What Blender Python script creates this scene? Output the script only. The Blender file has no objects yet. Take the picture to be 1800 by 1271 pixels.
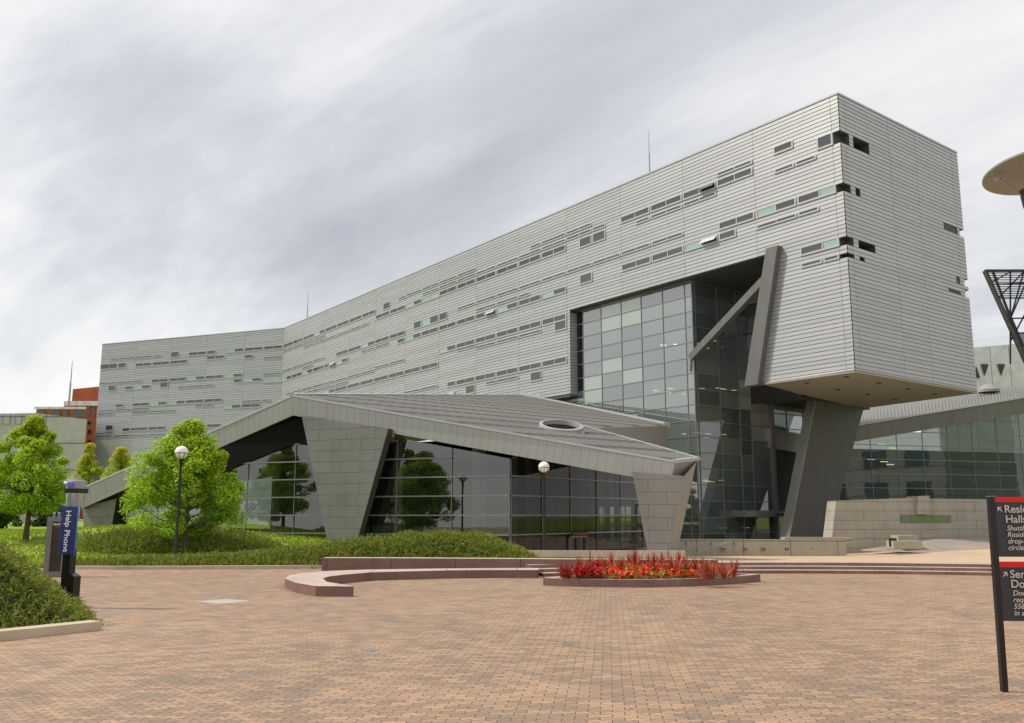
import bpy, math, random
import numpy as np
from mathutils import Vector
D=bpy.data; sc=bpy.context.scene; COL=sc.collection
random.seed(7); RNG=np.random.default_rng(11)
# ------------------------------------------------------------------ camera
F_,CX,CY,HY=1600.,900.,635.5,905.
PIT=math.atan((HY-CY)/F_)
cam=D.objects.new('camera',D.cameras.new('camera')); COL.objects.link(cam)
cam.location=(0,0,1.6); cam.rotation_euler=(math.pi/2+PIT,0,0)
cam.data.sensor_width=36; cam.data.lens=36*F_/1800; cam.data.clip_end=6000; cam.data.clip_start=.05
sc.camera=cam
# ------------------------------------------------------------------ sky and sun
SUN_EL,SUN_AZ=math.radians(50),math.radians(-84)   # azimuth clockwise from +Y
w=D.worlds.new('World'); sc.world=w; w.use_nodes=True
nt=w.node_tree; nt.nodes.clear(); N=nt.nodes.new; L=nt.links.new
out=N('ShaderNodeOutputWorld'); bg=N('ShaderNodeBackground')
sky=N('ShaderNodeTexSky'); sky.sky_type='NISHITA'; sky.sun_disc=False
sky.sun_elevation=SUN_EL; sky.sun_rotation=SUN_AZ
tc=N('ShaderNodeTexCoord'); sep=N('ShaderNodeSeparateXYZ'); L(tc.outputs['Generated'],sep.inputs[0])
def wm(op,a,b=None,c=None):
    n=N('ShaderNodeMath'); n.operation=op
    for i,v in enumerate((a,b,c)):
        if v is None: continue
        if isinstance(v,(int,float)): n.inputs[i].default_value=v
        else: L(v,n.inputs[i])
    return n.outputs[0]
zz=wm('ADD',wm('MAXIMUM',sep.outputs[2],0.0),.22)
cmb=N('ShaderNodeCombineXYZ'); L(wm('DIVIDE',sep.outputs[0],zz),cmb.inputs[0]); L(wm('DIVIDE',sep.outputs[1],zz),cmb.inputs[1])
mr=N('ShaderNodeMapping'); mr.inputs['Rotation'].default_value=(0,0,math.radians(-48)); L(cmb.outputs[0],mr.inputs[0])
mp=N('ShaderNodeMapping'); mp.inputs['Scale'].default_value=(1.0,.38,1); mp.inputs['Location'].default_value=(2,5,0)
L(mr.outputs[0],mp.inputs[0])
def wnoise(scale,detail,rough,dist):
    n=N('ShaderNodeTexNoise'); n.inputs['Scale'].default_value=scale; n.inputs['Detail'].default_value=detail
    n.inputs['Roughness'].default_value=rough; n.inputs['Distortion'].default_value=dist; L(mp.outputs[0],n.inputs['Vector']); return n.outputs[0]
n1=wnoise(1.0,8,.55,.45); n2=wnoise(2.6,7,.58,.5)
mx=wm('ADD',wm('MULTIPLY',n1,.76),wm('MULTIPLY',n2,.24))
rp=N('ShaderNodeValToRGB'); L(mx,rp.inputs[0]); e=rp.color_ramp.elements
e[0].position=.31; e[0].color=(.30,.315,.35,1); e[1].position=.61; e[1].color=(.80,.785,.755,1)
k=e.new(.45); k.color=(.49,.50,.525,1); k=e.new(.52); k.color=(.655,.655,.655,1)
hz=N('ShaderNodeMix'); hz.data_type='RGBA'
L(wm('MULTIPLY',wm('POWER',wm('SUBTRACT',1.0,wm('MAXIMUM',sep.outputs[2],0.0)),7.0),.75),hz.inputs[0])
L(rp.outputs[0],hz.inputs[6]); hz.inputs[7].default_value=(.70,.69,.675,1)
mixs=N('ShaderNodeMix'); mixs.data_type='RGBA'; mixs.inputs[0].default_value=.9
scl=N('ShaderNodeVectorMath'); scl.operation='SCALE'; scl.inputs[3].default_value=.1
L(sky.outputs[0],scl.inputs[0]); L(scl.outputs[0],mixs.inputs[6]); L(hz.outputs[2],mixs.inputs[7])
L(mixs.outputs[2],bg.inputs[0]); bg.inputs[1].default_value=1.0; L(bg.outputs[0],out.inputs[0])
sl=D.lights.new('sun','SUN'); sl.energy=2.5; sl.angle=math.radians(6); sl.color=(1,.92,.79)
so=D.objects.new('sun',sl); COL.objects.link(so)
sd=Vector((math.sin(SUN_AZ)*math.cos(SUN_EL),math.cos(SUN_AZ)*math.cos(SUN_EL),math.sin(SUN_EL)))
so.rotation_euler=sd.to_track_quat('Z','Y').to_euler(); so.location=sd*50
sc.view_settings.view_transform='Standard'; sc.view_settings.look='None'; sc.view_settings.gamma=1
sc.view_settings.exposure=.48
# ------------------------------------------------------------------ survey helpers: photo measurements -> points in the place
C0=np.array([0,0,1.6])
def ray(x,y):
    u=(x-CX)/F_; v=(CY-y)/F_
    return np.array([u,math.cos(PIT)-v*math.sin(PIT),math.sin(PIT)+v*math.cos(PIT)])
def atY(x,y,Y): r=ray(x,y); return C0+r*Y/r[1]
def atZ(x,y,z): r=ray(x,y); return C0+r*(z-1.6)/r[2]
def onP(x,y,P,n): r=ray(x,y); return C0+r*(np.dot(np.array(P)-C0,n)/np.dot(r,n))
def A3(*v): return np.array(v,float)
# ------------------------------------------------------------------ materials
def nm(name):
    m=D.materials.new(name); m.use_nodes=True; t=m.node_tree; t.nodes.clear()
    o=t.nodes.new('ShaderNodeOutputMaterial'); b=t.nodes.new('ShaderNodeBsdfPrincipled'); t.links.new(b.outputs[0],o.inputs[0])
    return m,t,b,o
class T:
    def __init__(s,t): s.t=t
    def n(s,k,**kw):
        n=s.t.nodes.new(k)
        for a,v in kw.items(): setattr(n,a,v)
        return n
    def l(s,a,b): s.t.links.new(a,b)
    def m(s,op,a,b=None,c=None):
        n=s.n('ShaderNodeMath',operation=op)
        for i,v in enumerate((a,b,c)):
            if v is None: continue
            if isinstance(v,(int,float)): n.inputs[i].default_value=v
            else: s.l(v,n.inputs[i])
        return n.outputs[0]
    def noise(s,scale,detail=3,rough=.55,vec=None,dist=0):
        n=s.n('ShaderNodeTexNoise'); n.inputs['Scale'].default_value=scale; n.inputs['Detail'].default_value=detail
        n.inputs['Roughness'].default_value=rough; n.inputs['Distortion'].default_value=dist
        if vec is not None: s.l(vec,n.inputs['Vector'])
        return n.outputs[0]
    def mix(s,f,a,b,blend='MIX'):
        n=s.n('ShaderNodeMix',data_type='RGBA',blend_type=blend)
        for i,v in ((0,f),(6,a),(7,b)):
            if isinstance(v,(int,float)): n.inputs[i].default_value=v
            elif isinstance(v,tuple): n.inputs[i].default_value=v if len(v)==4 else v+(1,)
            else: s.l(v,n.inputs[i])
        return n.outputs[2]
    def ramp(s,f,*st):
        n=s.n('ShaderNodeValToRGB'); s.l(f,n.inputs[0]); e=n.color_ramp.elements
        e[0].position,e[0].color=st[0][0],st[0][1]+(1,); e[1].position,e[1].color=st[-1][0],st[-1][1]+(1,)
        for p,c in st[1:-1]: k=e.new(p); k.color=c+(1,)
        return n.outputs[0]
    def bump(s,h,st,dist=.02):
        n=s.n('ShaderNodeBump'); n.inputs['Strength'].default_value=st; n.inputs['Distance'].default_value=dist; s.l(h,n.inputs['Height']); return n.outputs[0]
def simple(name,col,rough=.6,metal=0,var=.12,scale=3,spec=.5,bump=0,streak=False):
    m,t,b,o=nm(name); q=T(t); tc=q.n('ShaderNodeTexCoord').outputs['Object']
    if streak:
        mp=q.n('ShaderNodeMapping'); mp.inputs['Scale'].default_value=(1,1,.12); q.l(tc,mp.inputs[0]); v=mp.outputs[0]
    else: v=tc
    f=q.noise(scale,5,.6,v); g=q.noise(scale*9,3,.6,v); f=q.m('ADD',q.m('MULTIPLY',f,.7),q.m('MULTIPLY',g,.3))
    lo=tuple(c*(1-var*1.6) for c in col); hi=tuple(min(1,c*(1+var*1.6)) for c in col)
    q.l(q.ramp(f,(.3,lo),(.7,hi)),b.inputs['Base Color'])
    b.inputs['Roughness'].default_value=rough; b.inputs['Metallic'].default_value=metal; b.inputs['Specular IOR Level'].default_value=spec
    if bump: q.l(q.bump(g,bump),b.inputs['Normal'])
    return m
def glassy(name,base,gloss=.3,trans=0.,rough=.02,tintvar=0.,wavy=.0,refl=(1,1,1)):
    """coated glazing: body colour, optional see-through, mirror coat growing to grazing"""
    m,t,b,o=nm(name); q=T(t); b.inputs['Roughness'].default_value=.5; b.inputs['Specular IOR Level'].default_value=0
    rnd=q.n('ShaderNodeNewGeometry').outputs['Random Per Island']
    if tintvar:
        q.l(q.ramp(rnd,(0,tuple(c*(1-tintvar) for c in base)),(1,tuple(c*(1+tintvar) for c in base))),b.inputs['Base Color'])
    else: b.inputs['Base Color'].default_value=base+(1,)
    sh=b.outputs[0]
    if trans:
        tr=q.n('ShaderNodeBsdfTransparent'); tr.inputs[0].default_value=(.62,.72,.70,1)
        mx=q.n('ShaderNodeMixShader'); mx.inputs[0].default_value=trans; q.l(sh,mx.inputs[1]); q.l(tr.outputs[0],mx.inputs[2]); sh=mx.outputs[0]
    gl=q.n('ShaderNodeBsdfGlossy'); gl.inputs['Roughness'].default_value=rough; gl.inputs[0].default_value=refl+(1,)
    if wavy:
        w=q.noise(.5,2,.5,q.n('ShaderNodeTexCoord').outputs['Object']); q.l(q.bump(w,wavy,.1),gl.inputs['Normal'])
    ge=q.n('ShaderNodeNewGeometry'); dt=q.n('ShaderNodeVectorMath',operation='DOT_PRODUCT'); q.l(ge.outputs['Normal'],dt.inputs[0]); q.l(ge.outputs['Incoming'],dt.inputs[1])
    fac=q.m('ADD',q.m('MULTIPLY',q.m('POWER',q.m('SUBTRACT',1.0,q.m('ABSOLUTE',dt.outputs['Value'])),4.5),1-gloss),gloss)
    mx=q.n('ShaderNodeMixShader'); q.l(fac,mx.inputs[0]); q.l(sh,mx.inputs[1]); q.l(gl.outputs[0],mx.inputs[2])
    q.l(mx.outputs[0],o.inputs[0]); return m
M={}
def siding():
    m,t,b,o=nm('siding'); q=T(t); rnd=q.n('ShaderNodeNewGeometry').outputs['Random Per Island']
    ob=q.n('ShaderNodeTexCoord').outputs['Object']; f=q.noise(.12,4,.6,ob)
    mp=q.n('ShaderNodeMapping'); mp.inputs['Scale'].default_value=(1.2,1.2,.16); q.l(ob,mp.inputs[0]); g=q.noise(1.6,5,.65,mp.outputs[0])
    v=q.m('ADD',q.m('ADD',q.m('MULTIPLY',rnd,.4),q.m('MULTIPLY',f,.3)),q.m('MULTIPLY',g,.3))
    q.l(q.ramp(v,(.15,(.335,.345,.357)),(.85,(.44,.448,.458))),b.inputs['Base Color'])
    b.inputs['Metallic'].default_value=.25; b.inputs['Roughness'].default_value=.42; return m
M['siding']=siding()
M['frame']=simple('window_frame',(.43,.44,.445),.45,.3,.05)
M['joint']=simple('dark_joint',(.075,.077,.08),.8,0,.05)
M['pane_dark']=glassy('pane_dark',(.03,.035,.04),.10,0,.03,.4,.02)
M['pane_green']=glassy('pane_green',(.27,.40,.345),.10,0,.05,.2)
M['pane_white']=glassy('pane_white',(.7,.7,.7),.45,0,.05,.1)  # whitish body colour paints the sky mirrored in tilted sashes
M['atrium']=glassy('atrium_glass',(.175,.22,.215),.22,.28,.02,.18,.02)
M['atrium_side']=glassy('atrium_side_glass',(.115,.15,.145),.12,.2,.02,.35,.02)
M['atrium_pale']=glassy('atrium_pale_glass',(.32,.37,.33),.2,.15,.03,.12)
M['pav_glass']=glassy('pavilion_glass',(.012,.014,.016),.135,.6,.008,.15,.02)
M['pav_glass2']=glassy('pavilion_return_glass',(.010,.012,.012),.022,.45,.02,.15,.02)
M['hall_glass']=glassy('hall_glass',(.035,.062,.062),.09,.35,.02,.3,.06)
M['mullion']=simple('mullion',(.22,.225,.23),.45,.3,.06)
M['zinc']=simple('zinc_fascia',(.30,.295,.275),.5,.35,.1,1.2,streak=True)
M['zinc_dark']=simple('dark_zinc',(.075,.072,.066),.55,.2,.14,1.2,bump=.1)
M['hall_fascia_dark']=simple('hall_fascia',(.165,.158,.138),.5,.25,.1,1.0,streak=True)  # fascia metal in a darker tone than the pavilion's
M['soffit']=simple('soffit_panel',(.31,.29,.25),.6,0,.05,.5)
M['soffit_dark']=simple('dark_soffit',(.06,.06,.058),.7,0,.08)  # shade under the overhangs is put into this dark tone
M['strut']=simple('strut_paint',(.15,.147,.142),.42,.25,.12,1.5,streak=True)
M['dark']=simple('interior_dark',(.03,.03,.03),.8,0,.2)
M['interior']=simple('interior_floor',(.16,.16,.15),.7,0,.1)
M['interior_pale']=simple('interior_pale',(.45,.45,.40),.7,0,.1)
M['void_black']=simple('painted_shade_black',(.010,.010,.010),.9,0,.1,2,.1)  # shade of deep recesses put into this near-black
M['pale_metal']=simple('pale_metal',(.34,.35,.345),.4,.1,.06)
M['black']=simple('black_paint',(.012,.012,.013),.35,.1,.1)
M['white_globe']=simple('opal_glass',(.86,.85,.82),.18,0,.03)
M['steel']=simple('galvanised_steel',(.32,.33,.33),.4,.6,.1)
M['red_light']=simple('red_sign',(.15,.012,.012),.5,0,.1)
def concrete(name,col,panels=None,streak=.4):
    m,t,b,o=nm(name); q=T(t); tc=q.n('ShaderNodeTexCoord'); ob=tc.outputs['Object']
    mp=q.n('ShaderNodeMapping'); mp.inputs['Scale'].default_value=(1,1,.08); q.l(ob,mp.inputs[0])
    s=q.noise(2.2,5,.65,mp.outputs[0]); f=q.noise(.7,6,.6,ob); g=q.noise(26,3,.6,ob)
    v=q.m('ADD',q.m('ADD',q.m('MULTIPLY',s,streak),q.m('MULTIPLY',f,.8-streak)),q.m('MULTIPLY',g,.2))
    c=q.ramp(v,(.3,tuple(k*.72 for k in col)),(.5,col),(.72,tuple(min(1,k*1.18) for k in col)))
    if panels:
        br=q.n('ShaderNodeTexBrick'); q.l(tc.outputs['UV'],br.inputs[0]); br.inputs['Scale'].default_value=1
        br.inputs['Brick Width'].default_value=panels[0]; br.inputs['Row Height'].default_value=panels[1]; br.inputs['Mortar Size'].default_value=panels[2]
        br.inputs['Mortar Smooth'].default_value=.2; br.offset=panels[3]
        br.inputs['Color1'].default_value=(1,1,1,1); br.inputs['Color2'].default_value=(.95,.95,.95,1); br.inputs['Mortar'].default_value=(.45,.45,.45,1)
        c=q.mix(1.0,c,br.outputs[0],'MULTIPLY'); q.l(q.bump(q.m('SUBTRACT',1.0,br.outputs[1]),.6,.03),b.inputs['Normal'])
    q.l(c,b.inputs['Base Color']); b.inputs['Roughness'].default_value=.75; b.inputs['Specular IOR Level'].default_value=.3
    return m
M['pylon']=concrete('pylon_panels',(.215,.212,.198),(1.5,.5,.009,.5),.25)
M['concrete']=concrete('base_concrete',(.40,.37,.31),(4.2,.62,.014,.35),.4)
M['retain']=concrete('retaining_concrete',(.41,.37,.285),(2.9,5,.03,0),.35)
M['kerb']=concrete('kerb_concrete',(.50,.42,.31),None,.1)
M['far_concrete']=concrete('far_concrete',(.46,.455,.44),(11,4.4,.12,0),.3)
M['white_clad']=concrete('white_cladding',(.74,.74,.73),(3.2,30,.07,0),.1)
def fascia():
    m,t,b,o=nm('standing_fascia'); q=T(t); tc=q.n('ShaderNodeTexCoord'); s=q.n('ShaderNodeSeparateXYZ'); q.l(tc.outputs['UV'],s.inputs[0])
    fr=q.m('FRACT',q.m('DIVIDE',s.outputs[0],.38)); ln=q.m('LESS_THAN',fr,.06)
    cell=q.n('ShaderNodeTexWhiteNoise',noise_dimensions='1D'); q.l(q.m('FLOOR',q.m('DIVIDE',s.outputs[0],.42)),cell.inputs['W'])
    f=q.noise(.6,5,.6,tc.outputs['Object'])
    v=q.m('ADD',q.m('MULTIPLY',cell.outputs[0],.35),q.m('MULTIPLY',f,.65))
    c=q.ramp(v,(.1,(.285,.283,.268)),(.9,(.325,.322,.305)))
    q.l(q.mix(ln,c,(.21,.207,.197)),b.inputs['Base Color']); b.inputs['Metallic'].default_value=.25; b.inputs['Roughness'].default_value=.5
    q.l(q.bump(ln,.5,.02),b.inputs['Normal']); return m
M['fascia']=fascia()
def roofmat():
    m,t,b,o=nm('standing_seam'); q=T(t); tc=q.n('ShaderNodeTexCoord'); s=q.n('ShaderNodeSeparateXYZ'); q.l(tc.outputs['UV'],s.inputs[0])
    cell=q.n('ShaderNodeTexWhiteNoise',noise_dimensions='1D'); q.l(q.m('FLOOR',q.m('DIVIDE',s.outputs[1],.5)),cell.inputs['W'])
    f=q.noise(.25,5,.6,tc.outputs['Object'])
    v=q.m('ADD',q.m('MULTIPLY',cell.outputs[0],.3),q.m('MULTIPLY',f,.7))
    c=q.ramp(v,(.25,(.33,.322,.295)),(.75,(.43,.42,.39)))
    st=q.m('LESS_THAN',q.m('FRACT',q.m('DIVIDE',s.outputs[1],.62)),.3)  # dark stripes paint the ribs' shading into the colour
    q.l(q.mix(st,c,(.20,.195,.18)),b.inputs['Base Color']); b.inputs['Metallic'].default_value=.2; b.inputs['Roughness'].default_value=.55
    return m
M['roof']=roofmat()
def granite():
    m,t,b,o=nm('pink_granite'); q=T(t); ob=q.n('ShaderNodeTexCoord').outputs['Object']
    sp=q.noise(55,4,.8,ob); big=q.noise(.8,4,.6,ob)
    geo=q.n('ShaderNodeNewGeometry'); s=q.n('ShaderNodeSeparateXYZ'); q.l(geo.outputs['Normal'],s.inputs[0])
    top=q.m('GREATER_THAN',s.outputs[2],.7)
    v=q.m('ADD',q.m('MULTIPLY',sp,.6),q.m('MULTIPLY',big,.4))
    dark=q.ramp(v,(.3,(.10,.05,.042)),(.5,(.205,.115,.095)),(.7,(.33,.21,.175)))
    lite=q.ramp(v,(.3,(.42,.31,.26)),(.5,(.55,.43,.37)),(.7,(.66,.55,.48)))   # paler tone on upward-facing sides
    uv=q.n('ShaderNodeSeparateXYZ'); q.l(q.n('ShaderNodeTexCoord').outputs['UV'],uv.inputs[0])
    jn=q.m('LESS_THAN',q.m('FRACT',q.m('DIVIDE',q.m('ADD',uv.outputs[0],20.0),1.83)),.009)
    st=q.ramp(q.noise(1.4,6,.75,ob,1.5),(.5,(0,0,0)),(.68,(1,1,1)))
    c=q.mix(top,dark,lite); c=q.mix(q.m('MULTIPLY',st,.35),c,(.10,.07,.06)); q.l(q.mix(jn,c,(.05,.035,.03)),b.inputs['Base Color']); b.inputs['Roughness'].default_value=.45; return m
M['granite']=granite()
def pavers():
    m,t,b,o=nm('clay_pavers'); q=T(t); ob=q.n('ShaderNodeTexCoord').outputs['Object']
    rot=q.n('ShaderNodeMapping'); rot.inputs['Rotation'].default_value=(0,0,math.radians(6)); q.l(ob,rot.inputs[0])
    s=q.n('ShaderNodeSeparateXYZ'); q.l(rot.outputs[0],s.inputs[0])
    wv=q.m('SINE',q.m('MULTIPLY',s.outputs[0],2*math.pi/.1))
    wob=q.m('SUBTRACT',q.noise(.9,2,.5,ob),.5)
    y2=q.m('ADD',q.m('ADD',s.outputs[1],q.m('MULTIPLY',wv,.019)),q.m('MULTIPLY',wob,.03))
    x2=q.m('ADD',s.outputs[0],q.m('MULTIPLY',wob,.03))
    cb=q.n('ShaderNodeCombineXYZ'); q.l(x2,cb.inputs[0]); q.l(y2,cb.inputs[1])
    br=q.n('ShaderNodeTexBrick'); q.l(cb.outputs[0],br.inputs[0]); br.inputs['Scale'].default_value=1
    br.inputs['Brick Width'].default_value=.2; br.inputs['Row Height'].default_value=.1; br.inputs['Mortar Size'].default_value=.005; br.inputs['Mortar Smooth'].default_value=.35; br.inputs['Bias'].default_value=0
    br.inputs['Color1'].default_value=(0,0,0,1); br.inputs['Color2'].default_value=(1,1,1,1); br.inputs['Mortar'].default_value=(.5,.5,.5,1)
    tint=q.n('ShaderNodeSeparateColor'); q.l(br.outputs[0],tint.inputs[0]); tint=tint.outputs[0]
    big=q.noise(.22,6,.68,ob); mid=q.noise(1.1,5,.65,ob); fine=q.noise(70,3,.7,ob)
    v=q.m('ADD',q.m('ADD',q.m('MULTIPLY',tint,.26),q.m('MULTIPLY',big,.44)),q.m('MULTIPLY',mid,.30))
    c=q.ramp(v,(.26,(.18,.145,.112)),(.43,(.275,.19,.132)),(.56,(.375,.25,.165)),(.74,(.48,.315,.20)))
    c=q.mix(q.m('MULTIPLY',q.m('SUBTRACT',fine,.5),.55),c,(.75,.65,.5))
    st=q.ramp(q.noise(.35,6,.7,ob,1.0),(.56,(0,0,0)),(.72,(1,1,1)))
    c=q.mix(q.m('MULTIPLY',st,.5),c,(.17,.135,.11))
    cr=q.m('ABSOLUTE',q.m('SUBTRACT',q.noise(.28,7,.62,ob,.8),.5)); cr=q.m('LESS_THAN',cr,.0035); c=q.mix(q.m('MULTIPLY',cr,.4),c,(.10,.08,.06))
    c=q.mix(q.m('MULTIPLY',br.outputs[1],.82),c,(.045,.035,.026))
    c=q.mix(1.0,c,(1.0,.96,.92),'MULTIPLY')
    q.l(c,b.inputs['Base Color']); b.inputs['Roughness'].default_value=.62; b.inputs['Specular IOR Level'].default_value=.5
    h=q.m('ADD',q.m('SUBTRACT',1.0,br.outputs[1]),q.m('MULTIPLY',fine,.15))
    h=q.m('ADD',h,q.m('MULTIPLY',tint,.35))
    q.l(q.bump(h,.75,.014),b.inputs['Normal']); return m
M['pavers']=pavers()
M['pave_up']=simple('upper_pavers',(.50,.37,.25),.8,0,.12,.6)
def grass():
    m,t,b,o=nm('lawn'); q=T(t); ob=q.n('ShaderNodeTexCoord').outputs['Object']
    f=q.noise(.35,5,.6,ob); g=q.noise(30,3,.7,ob); v=q.m('ADD',q.m('MULTIPLY',f,.6),q.m('MULTIPLY',g,.4))
    q.l(q.ramp(v,(.3,(.13,.20,.014)),(.5,(.22,.30,.024)),(.7,(.32,.38,.045))),b.inputs['Base Color']); b.inputs['Roughness'].default_value=.9
    q.l(q.bump(g,.8,.03),b.inputs['Normal']); return m
M['grass']=grass()
def leafmat(name,cols,trans=.35,rough=.5,nsc=1.1,nw=.4):
    m,t,b,o=nm(name); q=T(t); rnd=q.n('ShaderNodeNewGeometry').outputs['Random Per Island']
    ob=q.n('ShaderNodeTexCoord').outputs['Object']; f=q.noise(nsc,3,.6,ob)
    v=q.m('ADD',q.m('MULTIPLY',rnd,1-nw),q.m('MULTIPLY',f,nw))
    c=q.ramp(v,(.15,cols[0]),(.5,cols[1]),(.85,cols[2])); q.l(c,b.inputs['Base Color']); b.inputs['Roughness'].default_value=rough; b.inputs['Specular IOR Level'].default_value=.3
    tr=q.n('ShaderNodeBsdfTranslucent'); q.l(c,tr.inputs[0]); mx=q.n('ShaderNodeMixShader'); mx.inputs[0].default_value=trans
    q.l(b.outputs[0],mx.inputs[1]); q.l(tr.outputs[0],mx.inputs[2]); q.l(mx.outputs[0],o.inputs[0]); return m
M['leaf']=leafmat('maple_leaf',((.10,.26,.012),(.36,.58,.024),(.68,.80,.07)),.5)
M['leaf_tip']=leafmat('new_growth_leaf',((.40,.56,.03),(.58,.58,.04),(.64,.44,.05)))
M['leaf_dark']=leafmat('dark_leaf',((.035,.07,.012),(.06,.115,.016),(.10,.16,.022)))
M['juniper']=leafmat('juniper_needles',((.055,.085,.014),(.20,.25,.032),(.48,.48,.075)),.22,.6,4.5,.55)
M['bark']=simple('bark',(.10,.07,.05),.9,0,.3,6,bump=.6)
M['soil']=simple('mulch',(.12,.075,.04),.95,0,.35,9,bump=.8)
M['under']=simple('juniper_dark_base',(.035,.04,.015),.95,0,.3,4)  # dark green mound base beneath the shoots
M['brick']=simple('red_brick',(.40,.12,.05),.85,0,.12,.4)
M['tan_brick']=simple('tan_brick',(.30,.22,.16),.85,0,.12,.4)
M['plate']=simple('cast_cover',(.47,.44,.39),.5,.2,.1,8)
M['path']=simple('pale_path',(.55,.47,.38),.85,0,.08,.5)
# ------------------------------------------------------------------ mesh helpers
class MB:
    def __init__(s): s.v=[];s.f=[];s.u=[];s.m=[]
    def poly(s,pts,uv=None,mi=0):
        i=len(s.v); s.v+= [tuple(map(float,p)) for p in pts]; s.f.append(tuple(range(i,i+len(pts))))
        s.u+= list(uv) if uv is not None else [(0,0)]*len(pts); s.m.append(mi)
    def hexa(s,b,t,mi=0):   # b,t: 4 bottom / 4 top points, each face its own uv in metres
        n=len(b)
        def q(ps):
            o=A3(*ps[0]); ux=A3(*ps[1])-o; ln=np.linalg.norm(ux); ux=ux/ln if ln>1e-9 else A3(1,0,0)
            nn=A3(0,0,0)
            for i in range(1,len(ps)-1):
                nn=nn+np.cross(A3(*ps[i])-o,A3(*ps[i+1])-o)
            l=np.linalg.norm(nn); nn=nn/l if l>1e-12 else A3(0,0,1); vy=np.cross(nn,ux)
            if abs(vy[2])>.5 and vy[2]<0: vy=-vy
            s.poly(ps,[(float((A3(*p)-o)@ux),float(p[2]) if abs(nn[2])<.6 else float((A3(*p)-o)@vy)) for p in ps],mi)
        q(list(b)[::-1]); q(list(t))
        for i in range(n): j=(i+1)%n; q([b[i],b[j],t[j],t[i]])
    def box(s,o,ax,ay,az,mi=0):   # origin + three edge vectors
        o,ax,ay,az=map(lambda p:np.array(p,float),(o,ax,ay,az))
        if np.dot(np.cross(ax,ay),az)<0: ax,ay=ay,ax
        b=[o,o+ax,o+ax+ay,o+ay]; s.hexa(b,[p+az for p in b],mi)
    def bar(s,a,b,w,h,up=(0,0,1),mi=0):
        a=A3(*a);b=A3(*b);d=(b-a)/np.linalg.norm(b-a); u=A3(*up); r=np.cross(d,u); r/=np.linalg.norm(r); u=np.cross(r,d)
        s.box(a-r*w/2-u*h/2,r*w,u*h,b-a,mi)
    def tube(s,pts,rad,seg=10,mi=0,cap=True):
        pts=[A3(*p) for p in pts]; rad=rad if hasattr(rad,'__len__') else [rad]*len(pts); rings=[]
        ref=A3(0,0,1) if abs((pts[-1]-pts[0])[2])<.9*np.linalg.norm(pts[-1]-pts[0]) else A3(1,0,0)
        base=len(s.v)
        for i,p in enumerate(pts):
            d=pts[min(i+1,len(pts)-1)]-pts[max(i-1,0)]; d=d/np.linalg.norm(d); a=np.cross(d,ref); a/=np.linalg.norm(a); b=np.cross(d,a)
            for k in range(seg):
                t=2*math.pi*k/seg; s.v.append(tuple(p+(a*math.cos(t)+b*math.sin(t))*rad[i])); s.u.append((0,0))
        for i in range(len(pts)-1):
            for k in range(seg):
                a0=base+i*seg+k; b0=base+i*seg+(k+1)%seg; s.f.append((a0,b0,b0+seg,a0+seg)); s.m.append(mi)
        if cap:
            s.f.append(tuple(base+k for k in range(seg))[::-1]); s.m.append(mi)
            s.f.append(tuple(base+(len(pts)-1)*seg+k for k in range(seg))); s.m.append(mi)
        s.smooth=True
    def lathe(s,c,prof,seg=24,mi=0):
        s.tube_l=True; base=len(s.v)
        for r,z in prof:
            for k in range(seg):
                t=2*math.pi*k/seg; s.v.append((c[0]+r*math.cos(t),c[1]+r*math.sin(t),c[2]+z)); s.u.append((0,0))
        for i in range(len(prof)-1):
            for k in range(seg):
                a0=base+i*seg+k; b0=base+i*seg+(k+1)%seg; s.f.append((a0,b0,b0+seg,a0+seg)); s.m.append(mi)
        s.smooth=True
    def prism(s,poly,z0,z1,mi=0,uvs=1):   # horizontal polygon
        n=len(poly); ar=sum(poly[i][0]*poly[(i+1)%n][1]-poly[(i+1)%n][0]*poly[i][1] for i in range(n))
        if ar<0: poly=poly[::-1]
        s.poly([(p[0],p[1],z1) for p in poly],[(p[0],p[1]) for p in poly],mi)
        s.poly([(p[0],p[1],z0) for p in poly[::-1]],[(p[0],p[1]) for p in poly[::-1]],mi)
        t=0
        for i in range(n):
            a,b=poly[i],poly[(i+1)%n]; l=math.hypot(b[0]-a[0],b[1]-a[1])
            s.poly([(a[0],a[1],z0),(b[0],b[1],z0),(b[0],b[1],z1),(a[0],a[1],z1)],[(t,z0),(t+l,z0),(t+l,z1),(t,z1)],mi); t+=l
    def build(s,name,mats,parent=None):
        me=D.meshes.new(name); me.from_pydata(s.v,[],s.f)
        if not isinstance(mats,(list,tuple)): mats=[mats]
        for k in mats: me.materials.append(M[k] if isinstance(k,str) else k)
        me.polygons.foreach_set('material_index',s.m)
        ul=me.uv_layers.new(name='UVMap'); li=np.empty(len(me.loops),int); me.loops.foreach_get('vertex_index',li)
        ul.data.foreach_set('uv',np.array(s.u,float)[li].ravel())
        if getattr(s,'smooth',False):
            me.polygons.foreach_set('use_smooth',[True]*len(me.polygons))
            try: me.set_sharp_from_angle(angle=math.radians(40))
            except Exception: pass
        me.update(); o=D.objects.new(name,me); COL.objects.link(o)
        if parent is not None: o.parent=parent; 
        return o
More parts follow.
